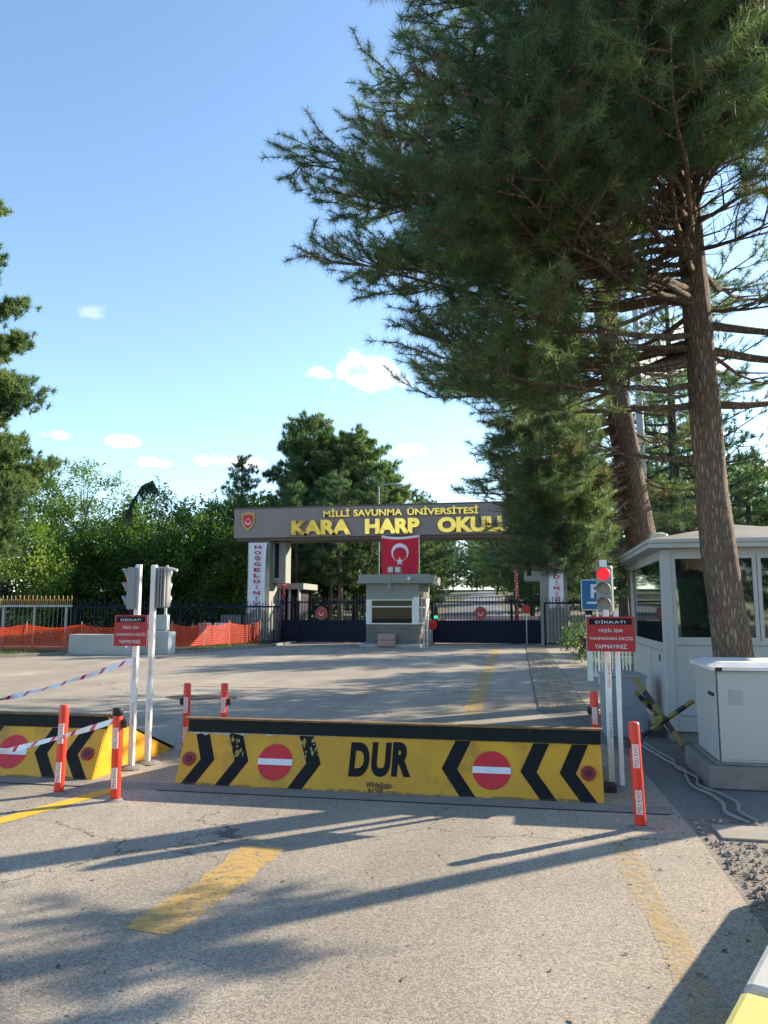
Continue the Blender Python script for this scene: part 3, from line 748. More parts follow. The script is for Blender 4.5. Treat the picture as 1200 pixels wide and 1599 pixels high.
# ================================================================== BOLLARDS
def bollard(label, x, y, tilt=(0, 0), rz=0, black=False, lump=0, lz=.63, h=.74, base='round', discmat=None):
    b = thing('bollard', label, 'bollard', (x, y, 0), 'red lane bollards', rz)
    up = Vector((tilt[0], tilt[1], 1)).normalized()
    m = frame((0, 0, 0), Vector((1, 0, 0))-up*up.x, up.cross(Vector((1, 0, 0)))); m = Matrix.Translation((0, 0, .02)) @ up.to_track_quat('Z', 'Y').to_matrix().to_4x4()
    m = Matrix.Translation((0, 0, .02)) @ (Vector((0, 0, 1)).rotation_difference(up)).to_matrix().to_4x4()
    mb = MB(); mb.lathe([(.040, 0), (.041, .02), (.041, h-.02), (.038, h)], 20, (0, 0, 0), 0, m); mb.build('post', REDO, b, smooth=True)
    if black:
        mb = MB(); mb.lathe([(.043, h-.06), (.044, h-.01), (.040, h+.006)], 18, (0, 0, 0), 0, m); mb.build('burnt_cap', RUBB, b, smooth=True)
    mb = MB(); mb.lathe([(.105, -.02), (.10, -.002), (.06, .010), (.042, .022)], 18); mb.build('base_plate', discmat or CONCD, b)
    for z in (.17, .50):
        mb = MB(); f2 = m @ frame((0, -.0385, z), (1, 0, 0), (0, 0, 1)); mb.box(-.023, .023, -.085, .085, 0, .006, 0, f2); s = mb.build('sticker', WHT, b)
        mb = MB(); f3 = m @ frame((0, -.0455, z), (0, 0, 1), (-1, 0, 0)); put_text(mb, 'MSU KHO', f3, .155, .032, .0); mb.build('lettering', REDP, s)
    if lump:
        mb = MB(); mb.lathe([(.018, 0), (.03, .015), (.03, .06), (.012, .075)], 10, (lump*.055, .0, lz-.03), 0, None); mb.build('side_reflector', RUBB, b)
    return b
p = lambda a: (a.x, a.y)
bollard('leftmost red bollard in front of the cut-off left barrier', -4.13, 6.32, (.02, 0), R(12))
bollard('red bollard with burnt black top beside the left barrier', -3.52, 6.20, (-.01, 0), R(10), True, 1, discmat=CONCD)
bollard('largest red bollard, leaning, right of the DUR barrier', .73, 6.19, (-.03, 0), R(-6), False, -1, .6)
bollard('red bollard behind the DUR barrier, nearest its left end', -3.94, 8.43, (0, 0), R(8), False, -1, .55)
bollard('red bollard behind the barrier, second from its left end', -3.52, 8.51, (0, 0), R(8), False, 1, .55)
bollard('red bollard behind the right end of the DUR barrier', .59, 8.39, (-.02, 0), R(-4), False, -1, .56)

# ================================================================== SIGNAL POSTS
def traffic_light(label, x, y, h, head_xy, face, zlo, lit=True, group='traffic lights by the barriers', side=None, w=.025, two=False):
    """white square post with a three-lens head; face = direction the lenses look"""
    t = thing('traffic_light', label, 'traffic light', (x, y, 0), group)
    mb = MB(); mb.box(-w, w, -w, w, .03, h); mb.box(-w-.004, -w+.012, -w-.004, w+.004, .03, h-.01); mb.build('post', WHT, t, bev=.004)
    mb = MB(); mb.lathe([(.14, -.02), (.135, .012), (.09, .03), (.05, .034)], 14); mb.build('base_plate', CONCD, t)
    fd = Vector((*face, 0)).normalized(); m = frame((head_xy[0], head_xy[1], zlo), Vector((-fd.y, fd.x, 0)), (0, 0, 1))
    mb = MB(); mb.box(-.074, .074, 0, .44, -.085, 0, 0, m); hs = mb.build('housing', GREYP, t, bev=.018)
    mb = MB()
    for k in (-.055, -.018, .018, .055): mb.box(k-.007, k+.007, .01, .43, -.108, -.083, 0, m)
    mb.build('rear_fins', GREYP, hs)
    mb = MB(); c = m @ Vector((0, .41, -.06)); c2 = Vector((0, 0, c.z)); mb.tube([c, c2], .015, 6); c = m @ Vector((0, .03, -.06)); mb.tube([c, Vector((0, 0, c.z))], .015, 6); mb.build('bracket', ALU, t)
    for i, zz in enumerate((.36, .22, .08)):
        on = lit and i == 0
        mm = m @ Matrix.Translation((0, zz, .002)); mb = MB(); disc(mb, mm, .055, 24, .006); mb.build('lens', REDLIT if on else LENS, hs)
        mb = MB(); n = 18; vs = []
        for j in range(n+1):
            q = -.15*pi+1.3*pi*j/n; dd = .062*(.35+.65*max(0, sin(q)))
            for (rr, dz) in ((.064, 0), (.064, dd), (.060, dd), (.060, 0)): vs.append(m @ Vector((rr*cos(q), zz+rr*sin(q), dz)))
        fs = []
        for j in range(n):
            for k in range(3): fs.append((j*4+k, j*4+k+1, (j+1)*4+k+1, (j+1)*4+k))
        mb.add(vs, fs); mb.build('visor', GREYP, hs, smooth=False)
    return t
tl1 = traffic_light('traffic light on the white post behind the left DİKKAT! sign', -4.06, 7.44, 2.07, (-.11, -.02), (-.93, -.36), 1.60)
tl2 = traffic_light('traffic light seen from its back on the left island', -4.02, 7.70, 2.08, (.10, .07), (.15, .98), 1.62, False)
tl3 = traffic_light('traffic light showing red beside the booth', .655, 7.56, 1.60, (-.01, 0), (-.28, -.96), 1.575)
mb = MB(); mb.box(-.045, .02, -.03, .04, 2.02, 2.06); mb.box(-.045, .02, -.045, -.03, 2.00, 2.065); mb.build('small_camera', WHT, tl3)
mb = MB(); mb.box(-.02, .02, -.02, .02, .03, 1.58); mb.build('slim_post', WHT, thing('white_post', 'slim white post beside the right signal post', 'post', (.735, 7.46, 0)), bev=.004)
mb = MB(); mb.box(-.17, .05, -.12, .10, .0, .05); tag(mb.build('post_footing', RUBB, loc=(0, 0, 0)), 'dark cable box at the foot of the right posts', 'box').location = (.62, 7.40, 0)

REDSTK = M('red_print', (.5, .03, .04), .5)
for par, sgn in ((tl1, 1), (tl2, 1), (tl3, -1)):
    for z in (.55, 1.0):
        mb = MB(); f3 = frame((.0*sgn+.008, -.031, z), (0, 0, 1), (-1, 0, 0)); put_text(mb, 'MSU KHO', f3, .22, .018, .0); mb.build('lettering', REDSTK, par)

def warning_sign(label, c, w, h, yaw):
    s = thing('warning_sign', label, 'sign', c, 'red warning signs', yaw)
    mb = MB(); mb.box(-w/2, w/2, -.004, .004, -h/2, h/2); mb.build('panel', M('sign_panel_red', (.40, .014, .02), .45, var=.12, dirt=.2, dirtcol=(.3, .1, .08)), s)
    mb = MB(); mb.box(-w*.44, w*.44, -.0065, -.0045, h*.27, h*.45); mb.build('header', BLK, s)
    mb = MB()
    for txt, z, tw, th in (('DİKKAT!', .355, .62, .105), ('YEŞİL IŞIK', .10, .52, .13), ('YANMADAN GEÇİŞ', -.125, .90, .13), ('YAPMAYINIZ.', -.36, .68, .115)):
        put_text(mb, txt, frame((0, -.0085, h*z), (1, 0, 0), (0, 0, 1)), w*tw, h*th, .0)
    mb.build('lettering', FLAGW, s)
    return s
c = gy(204.5, 984.5, 7.36); warning_sign('red DİKKAT! sign on the left signal post', c, .345, .315, R(6))
c = gy(954.0, 990, 7.38); warning_sign('red DİKKAT! sign on the posts in front of the booth', c, .425, .315, R(-4))

# barrier tape
TAPE = newmat('striped_tape'); t = NT(TAPE); sx = t.n('ShaderNodeSeparateXYZ'); t.l(t.tc.outputs['UV'], sx.inputs[0])
st = t.math('LESS_THAN', t.math('FRACT', t.math('MULTIPLY', t.math('ADD', sx.outputs[0], t.math('MULTIPLY', sx.outputs[1], .8)), 4.2)), .22)
t.bsdf(t.mix(st, (.78, .78, .8), (.65, .04, .09)), .35)
def tape(label, a, b, sag, w=.055, tw=1.5):
    a = Vector(a); b = Vector(b); mb = MB(); n = 60; uv = []
    for i in range(n+1):
        u = i/n; p_ = a.lerp(b, u); p_.z -= sag*4*u*(1-u)
        q = tw*sin(u*9)*sin(u*4)+.25; d = (b-a).normalized(); s = (Vector((0, 0, 1))*cos(q)+d.cross(Vector((0, 0, 1)))*sin(q)).normalized()
        ww = w*(.55+.45*abs(cos(u*7))) 
        mb.v += [tuple(p_+s*ww/2), tuple(p_-s*ww/2)]; Lx = (b-a).length*u; uv += [(Lx, 0), (Lx, w)]
    for i in range(n): mb.f.append((2*i, 2*i+1, 2*i+3, 2*i+2)); mb.mi.append(0)
    mb.uv = uv; tag(mb.build('barrier_tape', TAPE), label, 'tape', 'striped barrier tapes')
tape('red and white tape sloping up to the left signal post', gy(-70, 1106, 7.6), (-4.10, 7.42, 1.08), .05)
tape('red and white tape crossing the left barrier, tied to the burnt bollard', gy(-60, 1188, 6.6), (-3.54, 6.17, .66), .02, .05, .9)

# ================================================================== RIGHT SIDE: BOOTH, CABINETS
X0, X1, Y0, Y1 = 1.56, 3.95, 10.05, 13.2
bt = thing('guard_booth', 'light grey cabin with green glass under the pyramid roof', 'booth', (X0, Y0, 0))
q = lambda *a: (a[0]-X0, a[1]-X0, a[2]-Y0, a[3]-Y0, a[4], a[5])
mb = MB()
t_ = .06
mb.box(*q(X0, X1, Y0, Y0+t_, .14, 1.22)); mb.box(*q(X0, X1, Y1-t_, Y1, .14, 1.22)); mb.box(*q(X0, X0+t_, Y0+t_, Y1-t_, .14, 1.14)); mb.box(*q(X1-t_, X1, Y0+t_, Y1-t_, .14, 1.22))
mb.box(*q(X0, X1, Y0, Y0+t_, 2.27, 2.35)); mb.box(*q(X0, X1, Y1-t_, Y1, 2.27, 2.35)); mb.box(*q(X0, X0+t_, Y0+t_, Y1-t_, 2.27, 2.35)); mb.box(*q(X1-t_, X1, Y0+t_, Y1-t_, 2.27, 2.35))
mb.build('wall_panel', WHTP, bt, bev=.004)
mb = MB()
for x in (X0-.012, X1-.11):
    for y in (Y0-.012, Y1-.11): mb = MB(); mb.box(*q(x, x+.122, y, y+.122, .14, 2.345)); mb.build('corner_post', WHTP, bt, bev=.01)
mb = MB(); mb.box(*q(X0+.05, X1-.05, Y0+.05, Y1-.05, 0, .14)); mb.build('plinth', CONCD, bt)
mb = MB(); mb.box(*q(X0+.07, X1-.07, Y0+.07, Y1-.07, .14, .17)); mb.build('floor', M('booth_floor', (.12, .11, .1), .8), bt)
# roof: fascia and low pyramid
ov = .17
mb = MB(); mb.box(*q(X0-ov, X1+ov, Y0-ov, Y1+ov, 2.35, 2.41)); mb.box(*q(X0-ov-.02, X1+ov+.02, Y0-ov-.02, Y1+ov+.02, 2.41, 2.46)); mb.build('fascia', WHTP, bt, bev=.008)
xa, xb, ya, yb = X0-ov-X0, X1+ov-X0, -ov, Y1+ov-Y0
mb = MB(); cx_, cy_ = (xa+xb)/2, (ya+yb)/2; mb.add([(xa, ya, 2.461), (xb, ya, 2.461), (xb, yb, 2.461), (xa, yb, 2.461), (cx_-.05, cy_-.4, 2.76), (cx_-.05, cy_+.4, 2.76)], [(0, 1, 4), (1, 2, 5, 4), (2, 3, 5), (3, 0, 4, 5), (3, 2, 1, 0)])
mb.build('roof', M('roof_sheet', (.26, .24, .21), .7, var=.2, scale=2, dirt=.5, dirtcol=(.16, .12, .09), dscale=1.6), bt)
mb = MB(); c = gy(1028, 829, 11.0); c = (.62-.25, .9, 0); mb.lathe([(.05, 2.40), (.05, 2.53), (.115, 2.54), (.13, 2.60), (.12, 2.66), (.04, 2.69)], 16, (.20, 1.4, .0)); mb.build('roof_vent', M('cream_plastic', (.62, .56, .42), .5), bt, smooth=False)
# windows: front (two panes) and left (one wide pane with mullion)
def window(par, o, ux, w, z0, z1, mull=(), gl=GLB, fm_=WHTP, fw=.045, org=(0, 0, 0), rail=None):
    m = frame(Vector(o)-Vector(org), ux, (0, 0, 1)); mb = MB()
    mb.box(0, w, z0, z0+fw, -.03, .012, 0, m); mb.box(0, w, z1-fw, z1, -.03, .012, 0, m); mb.box(0, fw, z0+fw, z1-fw, -.03, .012, 0, m); mb.box(w-fw, w, z0+fw, z1-fw, -.03, .012, 0, m)
    for k in mull: mb.box(k-fw/2, k+fw/2, z0+fw, z1-fw, -.028, .010, 0, m)
    if rail: mb.box(fw, w-fw, rail-fw/2, rail+fw/2, -.027, .009, 0, m)
    f = mb.build('window', fm_, par); mb = MB(); mb.add([m @ Vector(p_) for p_ in ((fw*.8, z0+fw*.8, -.01), (w-fw*.8, z0+fw*.8, -.01), (w-fw*.8, z1-fw*.8, -.01), (fw*.8, z1-fw*.8, -.01))], [(0, 1, 2, 3)])
    mb.build('pane', gl, f); return f
OB_ = (X0, Y0, 0)
window(bt, (X0+.112, Y0+.01, 0), (1, 0, 0), .98, 1.22, 2.27, (), org=OB_)
window(bt, (X0+1.10, Y0+.01, 0), (1, 0, 0), X1-X0-1.215, 1.22, 2.27, (), org=OB_)
window(bt, (X0+.01, Y1-.115, 0), (0, -1, 0), Y1-Y0-.23, 1.14, 2.27, (), org=OB_)
window(bt, (X1-.01, Y0+.115, 0), (0, 1, 0), Y1-Y0-.23, 1.22, 2.27, (1.6,), org=OB_)
window(bt, (X1-.115, Y1-.01, 0), (-1, 0, 0), X1-X0-.23, 1.22, 2.27, (1.0,), org=OB_)
mb = MB()
for x in (.95, 1.6): mb.box(x, x+.012, -.004, .0, .2, 1.16)
mb.box(.14, 2.1, -.006, 0, 1.16, 1.175); mb.box(.14, 2.1, -.006, 0, .32, .335); mb.box(-.006, 0, .2, 3.1, 1.08, 1.095); mb.box(-.005, 0, 1.2, 1.212, .2, 1.08); mb.build('panel_seam', GREYP, bt)
mb = MB(); mb.box(-.008, 0, .42, .50, .95, 1.03); mb.build('door_lock', RUBB, bt)
mb = MB(); mb.box(-.008, 0, .10, .13, .95, 1.0); mb.box(-.008, 0, .10, .13, .40, .45); mb.build('hinge', GREYP, bt)
mb = MB(); mb.box(1.98, 2.18, -.016, -.002, .62, .86); mb.build('meter_box', M('meter_box_grey', (.3, .31, .3), .5), bt, bev=.004)
mb = MB(); mb.tube([(.62, -.012, .16), (.62, -.012, .60), (.70, -.012, .66), (.70, -.012, 1.16)], .009, 6); mb.build('wall_cable', RUBB, bt)
# desk and chair-back dark shapes inside
mb = MB(); mb.box(.3, 1.9, .25, .85, .88, .93); mb.box(.35, .4, .3, .8, .17, .88); mb.box(1.8, 1.85, .3, .8, .17, .88); mb.build('desk', M('desk_brown', (.10, .06, .04), .6), bt)

def cabinet(label, x0, x1, y0, y1, z0, z1, mat, name='utility_cabinet', group=None):
    c = thing(name, label, 'cabinet', (x0, y0, 0), group); W_, D_ = x1-x0, y1-y0
    mb = MB(); mb.box(0, W_, 0, D_, z0, z1); mb.build('body', mat, c, bev=.008)
    return c, W_, D_
pl = MB(); pl.box(1.50, 3.0, 7.60, 8.75, 0, .20); pl.box(1.58, 2.95, 7.66, 8.70, .20, .225)
tag(pl.build('concrete_plinth', CONCD, bev=.015, loc=(1.5, 7.6, 0)), 'low concrete plinth under the white cabinet', 'plinth')
c, W_, D_ = cabinet('large white utility cabinet on its concrete plinth', 1.62, 2.85, 7.68, 8.62, .225, 1.04, WHTP)
mb = MB()
mb.prism([(0-.04, 0), (W_+.04, 0), (W_+.04, .03), (-.04, .03)], frame((0, D_+.04, 1.045), (1, 0, 0), (0, 0, 1)), D_+.08)
mb.add([(-.04, -.04, 1.075), (W_+.04, -.04, 1.075), (W_+.04, D_+.04, 1.075), (-.04, D_+.04, 1.075), (.08, .06, 1.115), (W_-.08, .06, 1.115), (W_-.08, D_-.06, 1.115), (.08, D_-.06, 1.115)], [(0, 1, 5, 4), (1, 2, 6, 5), (2, 3, 7, 6), (3, 0, 4, 7), (4, 5, 6, 7)])
mb.build('lid', WHT, c, bev=.004)
mb = MB(); mb.box(.012, W_/2-.003, -.012, 0, .25, 1.02); mb.box(W_/2+.003, W_-.012, -.012, 0, .25, 1.02); mb.build('door', WHTP, c, bev=.004)
mb = MB(); mb.box(.10, .22, -.018, -.011, .74, .87); mb.build('nameplate', M('grey_plate', (.33, .34, .33), .4), c)
mb = MB(); mb.box(-.014, 0, .10, .3, .80, .83); mb.box(-.008, .05, -.045, .03, 1.045, 1.074); mb.build('latch', RUBB, c)
mb = MB(); mb.box(.0, .004, -.013, -.0, .22, 1.04); mb.build('door_gap', RUBB, c)

c, W_, D_ = cabinet('blue grey cabinet behind the right signal posts', .84, 1.36, 10.4, 11.05, 0, .74, CABG)
mb = MB(); mb.prism([(-.02, 0), (W_+.02, 0), (W_+.02, .02), (W_/2, .055), (-.02, .02)], frame((0, D_+.02, .742), (1, 0, 0), (0, 0, 1)), D_+.04); mb.build('lid', CABG, c, bev=.003)
mb = MB(); mb.box(.04, W_-.04, -.008, 0, .05, .31); mb.box(.10, W_-.12, -.008, 0, .37, .60); mb.build('door', CABG, c, bev=.003)

# Czech-hedgehog style crossed bars
hd = thing('crossed_bar_obstacle', 'black and yellow crossed steel bars between booth and cabinets', 'road obstacle', (1.28, 9.0, 0))
def bar(a, b, w, off):
    a = Vector(a); b = Vector(b); n = 6; mb = MB(); d = b-a; m = frame(a, d, d.orthogonal())
    for i in range(n):
        x0_, x1_ = d.length*i/n, d.length*(i+1)/n; mi = (i+off) % 2
        mb.box(x0_, x1_, -w, w, -w, -w+.012, mi, m); mb.box(x0_, x1_, -w, -w+.012, -w+.012, w, mi, m)
    mb.build('bar', [M('dull_yellow', (.27, .23, .075), .6, var=.2, dirt=.3), M('dull_black', (.03, .035, .04), .55, var=.2, dirt=.2, dirtcol=(.1, .08, .06))], hd)
bar((-.24, 0, .85), (.33, .05, .0), .035, 0)
bar((-.22, .10, .68), (.02, .0, .42), .035, 0)
bar((-.18, -.10, .26), (.38, .02, .63), .026, 1)
mb = MB(); mb.box(-.06, .06, -.05, .05, .36, .46); mb.build('gusset_plate', M('dull_yellow', (.4, .3, .1)), hd, bev=.02)

# cables
CAB = M('grey_conduit', (.26, .26, .25), .6, var=.15, scale=20)
def cable(label, pts, seed):
    rn = random.Random(seed); P = [Vector(a) for a in pts]; Q = []
    for i in range(len(P)-1):
        p0 = P[max(0, i-1)]; p1 = P[i]; p2 = P[i+1]; p3 = P[min(len(P)-1, i+2)]
        for k in range(10):
            u = k/10; Q.append(.5*((2*p1)+(p2-p0)*u+(2*p0-5*p1+4*p2-p3)*u*u+(3*p1-p0-3*p2+p3)*u**3))
    Q.append(P[-1]); mb = MB(); mb.tube(Q, .014, 8); tag(mb.build('cable', CAB, smooth=True), label, 'cable', 'grey cables on the ground')
cable('grey cable on the ground, the one nearer the white cabinet', [(1.25, 9.9, .02), (1.32, 9.3, .02), (1.40, 8.85, .02), (1.36, 8.4, .03), (1.47, 8.0, .02), (1.42, 7.65, .02), (1.53, 7.35, .02), (1.60, 7.05, .02), (1.55, 6.75, .02), (1.62, 6.55, .0)], 1)
cable('grey cable on the ground, the one nearer the bollard', [(1.18, 9.8, .02), (1.27, 9.2, .02), (1.34, 8.75, .02), (1.42, 8.35, .02), (1.38, 8.0, .02), (1.36, 7.6, .02), (1.45, 7.3, .02), (1.48, 7.0, .02), (1.44, 6.7, .02), (1.55, 6.5, .0)], 2)

# white yard gate with slats and a bench behind the booth's left side
wg = thing('white_gate', 'white slatted gate left of the booth', 'gate', (1.1, 18.3, 0))
mb = MB(); mb.box(.04, .16, -.05, .05, 0, 1.48); mb.box(1.32, 1.38, -.03, .03, 0, .82); mb.build('post', WHT, wg)
mb = MB(); mb.box(.16, 1.32, -.02, .02, .72, .78); mb.box(.16, 1.32, -.02, .02, .10, .16)
x = .2
while x < 1.3: mb.box(x, x+.035, -.028, -.020, .1, .8); x += .075
mb.build('slat_panel', WHT, wg)
bn = thing('bench', 'pale bench behind the white slatted gate', 'bench', (1.75, 19.6, 0))
mb = MB(); [mb.box(0, 1.3, a, a+.1, .43, .47) for a in (0, .14, .28)]; mb.build('seat', M('bench_cream', (.55, .5, .4), .6), bn)
mb = MB(); [mb.box(0, 1.3, .42, .45, a, a+.1) for a in (.55, .72)]; mb.build('backrest', M('bench_cream', (.5, .5, .4)), bn)
for x in (.1, 1.15): mb = MB(); mb.box(x, x+.05, .02, .42, 0, .43); mb.box(x, x+.05, .39, .42, .43, .85); mb.build('leg', GREYP, bn)

# parking sign
ps = thing('parking_sign', 'blue parking sign with white P and arrow', 'sign', (1.33, 17.4, 0))
mb = MB(); mb.tube([(0, .03, 0), (0, .03, 1.85)], .025, 8); mb.build('pole', ALU, ps)
a = gy(907, 905, 17.4); b_ = gy(957, 953, 17.4); w_ = b_.x-a.x; hh = a.z-b_.z; cz = (a.z+b_.z)/2; cx_ = (a.x+b_.x)/2-1.33
mb = MB(); mb.box(cx_-w_/2, cx_+w_/2, -.01, .01, cz-hh/2, cz+hh/2); mb.build('panel', WHT, ps, bev=.004)
mb = MB(); mb.box(cx_-w_/2+.02, cx_+w_/2-.02, -.013, -.011, cz-hh/2+.02, cz+hh/2-.02); mb.build('blue_face', BLUE, ps)
mb = MB(); put_text(mb, 'P', frame((cx_-.01, -.015, cz+.08), (1, 0, 0), (0, 0, 1)), .22, .30, .02)
m = frame((cx_-.01, -.015, cz-.17), (1, 0, 0), (0, 0, 1)); mb.add([m @ Vector(v) for v in ((-.2, -.02, 0), (.06, -.02, 0), (.06, .02, 0), (-.2, .02, 0), (.06, -.07, 0), (.2, 0, 0), (.06, .07, 0))], [(0, 1, 2, 3), (4, 5, 6)]); mb.build('symbol', FLAGW, ps)

# pale tall mast behind the pines
lm = thing('light_mast', 'tall pale mast between the two big pine trunks', 'light pole', (2.6, 19, 0))
mb = MB(); mb.tube([(0, 0, 0), (0, 0, 9.5)], [.12, .07], 12); mb.build('pole', M('pale_mast', (.4, .4, .38), .6), lm, smooth=True)
mb = MB(); mb.box(-.5, .5, -.06, .06, 9.4, 9.5); mb.box(-.55, -.2, -.12, .12, 9.3, 9.4); mb.box(.2, .55, -.12, .12, 9.3, 9.4); mb.build('lamp_head', GREYP, lm)

# painted concrete blocks along the near right edge
P0 = Vector((.40, 2.03, 0)); dv = Vector((.423, .906, 0)).normalized(); nv = Vector((dv.y, -dv.x, 0))
YK = M('pale_yellow_block', (.50, .45, .13), .7, var=.12, scale=3, dirt=.25, dirtcol=(.4, .36, .2)); GK = CONC
k = 0; st_ = -2.19
for ln, mt_, lb in ((2.42, YK, 'pale yellow painted concrete block at the bottom right corner'), (1.3, GK, 'grey concrete block next to the pale yellow one'), (2.4, YK, 'yellow painted concrete block beyond the grey one')):
    o = P0+dv*st_; m = frame((0, 0, 0), dv, -nv); mb = MB()
    mb.prism([(-.05, 0), (.45, 0), (.37, .65), (.0, .65)], frame((0, 0, 0), nv, (0, 0, 1)), -ln+.02)
    tag(mb.build('concrete_block', mt_, bev=.02, loc=(0, 0, 0)), lb, 'concrete block', 'concrete blocks at the near right').location = o
    st_ += ln

# ================================================================== GATE
YB = 35.5
gt = thing('entrance_gate', 'brown entrance portal with gold lettering', 'gate', (-6.2, YB, 0))
OX = -6.2; GXL, GXR = -14.4, 2.05
mb = MB(); mb.box(GXL-OX, GXR-OX, 0, 1.9, 5.07, 6.50); mb.build('beam', BEAMM, gt, bev=.01)
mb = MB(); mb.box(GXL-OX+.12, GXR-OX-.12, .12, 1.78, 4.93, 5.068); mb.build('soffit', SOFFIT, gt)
mb = MB(); mb.box(GXL-OX-.03, GXR-OX+.03, -.03, 1.93, 6.502, 6.56); mb.build('coping', SOFFIT, gt)
for a, b in ((-13.75, -12.62), (.26, 1.45)):
    mb = MB(); mb.box(a-OX, b-OX, .25, 1.6, 0, 4.928); mb.build('column', WALLG, gt, bev=.01)
for a, b, s in ((-12.62, -11.95, 1), (-.45, .26, -1)):
    mb = MB(); mb.box(a-OX, b-OX, .7, 1.5, 2.9, 4.92); mb.build('side_wall', WALLG, gt)
    mb = MB(); c_ = (a+b)/2-OX; mb.box(c_-.22, c_-.02, .69, .7, 3.15, 4.85); mb.build('slot_window', BLK, gt)
mb = MB(); LF = lambda px, py: gy(px, py, YB-.02)
def lettering(mb, txt, pxa, pxb, za, zb, bold, sp=1.0):
    xa, xb = LF(pxa, 820).x, LF(pxb, 820).x
    put_text(mb, txt, frame(((xa+xb)/2-OX, -.02, (za+zb)/2), (1, 0, 0), (0, 0, 1)), xb-xa, zb-za, bold, .07, 0, sp, 4)
for a in (('KARA', 456, 549, 5.15, 5.87, .055), ('HARP', 571, 656, 5.15, 5.87, .055), ('OKULU', 684, 802, 5.15, 5.87, .055), ('MİLLİ', 506, 547, 6.0, 6.40, .025), ('SAVUNMA', 553, 629, 6.0, 6.32, .025), ('ÜNİVERSİTESİ', 637, 748, 6.0, 6.40, .025)):
    mb = MB(); lettering(mb, *a); mb.v = [(x, y-.035, z) for x, y, z in mb.v]; mb.build('gold_lettering', GOLD, gt)
mb = MB()
for x in (-3.9, -1.2, 1.5, 4.2, 6.9): mb.box(x, x+.012, -.003, -.0, 5.09, 6.48)
mb.build('cladding_joint', SOFFIT, gt)
# shield emblem
c = LF(388, 814); sh = [(-.33, .42), (-.12, .40), (0, .5), (.12, .40), (.33, .42), (.34, .0), (.22, -.28), (0, -.5), (-.22, -.28), (-.34, .0)]
mb = MB(); mb.prism(sh, frame((c.x-OX, -.001, c.z), (1, 0, 0), (0, 0, 1)), .05); em = mb.build('emblem', M('emblem_gold', (.55, .36, .10), .5), gt)
m = frame((c.x-OX, -.052, c.z), (1, 0, 0), (0, 0, 1)); mb = MB(); mb.prism([(x*.74, y*.74) for x, y in sh], m, .01); mb.build('shield_field', REDP, em)
m = frame((c.x-OX, -.065, c.z-.03), (1, 0, 0), (0, 0, 1)); mb = MB(); crescent(mb, m, .15, pi/2); star(mb, m @ Matrix.Translation((0, .13, 0)), .06, pi/2); mb.build('crescent', FLAGW, em)

# banners on the columns
def banner(label, pxa, pxb, pt, pb, y, shift=0, seed=0):
    a = gy(pxa, pt, y); b = gy(pxb, pb, y); w_ = b.x-a.x; h_ = a.z-b.z; rn = random.Random(seed)
    t = thing('welcome_banner', label, 'banner', (a.x+w_/2, y, b.z), 'welcome banners')
    fy = lambda u, v: .035*sin(5*v+u*2+seed)*(1-v*.5)+.02*sin(11*u)
    fx = lambda u, v: (u-.5)*w_*(1-.10*sin(pi*(1-v))*.6) - .05*(1-v)
    mb = MB(); nu, nv_ = 6, 24
    for j in range(nv_+1):
        for i in range(nu+1): u, v = i/nu, j/nv_; mb.v.append((fx(u, v), fy(u, v), v*h_))
    for j in range(nv_):
        for i in range(nu): o = j*(nu+1)+i; mb.f.append((o, o+1, o+nu+2, o+nu+1)); mb.mi.append(0)
    mb.build('cloth', FLAGW, t, smooth=True)
    mb = MB(); word = 'HOŞGELDİNİZ'; n = len(word)
    for i, ch in enumerate(word):
        v = 1-(i+.75)/(n+.6)*.94; lw = w_*(.36 if ch != 'İ' else .1); lh = h_/n*(.58 if ch not in 'Şİ' else .70)
        put_text(mb, ch, frame((fx(.53, v), fy(.5, v)-.045, v*h_), (1, 0, 0), (0, 0, 1)), lw, lh, .03)
    mb.build('lettering', BANNR, t)
banner('white HOŞGELDİNİZ banner at the left gate column', 389, 415, 848, 958, 35.45)
banner('white HOŞGELDİNİZ banner at the right gate column, behind the pine boughs', 856, 883, 842, 950, 35.45, seed=2)

# decorated red poles
for px, lb in ((443, 'red pole with lights left of the gate opening'), (808, 'red pole with lights right of the gate opening')):
    c = gy(px, 970, 37.22); t = thing('red_pole', lb, 'pole', (c.x, 37.22, 0), 'red poles under the portal')
    mb = MB(); mb.tube([(0, 0, 0), (0, 0, 4.92)], .075, 10); mb.build('shaft', REDP, t); mb = MB(); mb.box(-.3, .3, -.12, .15, 0, 1.02); mb.build('pedestal', CONCD, t)
    mb = MB(); rn = random.Random(px)
    for i in range(24): mb.lathe([(.02, 0), (.028, .03), (.02, .06)], 6, (rn.uniform(-.06, .06), -.07, 1.4+i*.14))
    mb.build('light_string', FLAGW, t)

# flag
a = gy(596, 836, 34.9); b = gy(654, 893, 34.9); fw_, fh_ = b.x-a.x, (a.z-b.z)+.55
FL = thing('flag', 'red flag with white crescent and star hanging over the guardhouse', 'flag', (a.x+fw_/2, 34.9, a.z))
fyf = lambda u, v: .05*sin(7*u+2*v)+.04*sin(3*v)
def fpos(u, v):
    top = -.09*sin(pi*u)+(.10 if u > .97 else 0)*0
    w = 1-.16*max(0, v-.55)*(1 if u > .5 else .1)*2
    return Vector(((u-.5)*fw_*(w if u > .5 else 1), fyf(u, v), top*(1-v)-v*fh_))
mb = MB(); nu, nv_ = 16, 20
for j in range(nv_+1):
    for i in range(nu+1): mb.v.append(tuple(fpos(i/nu, j/nv_)))
for j in range(nv_):
    for i in range(nu): o = j*(nu+1)+i; mb.f.append((o, o+nu+1, o+nu+2, o+1)); mb.mi.append(1 if j < 1 else 0)
mb.build('cloth', [FLAGR, FLAGW], FL, smooth=True)
flat = MB(); idm = Matrix.Identity(4)
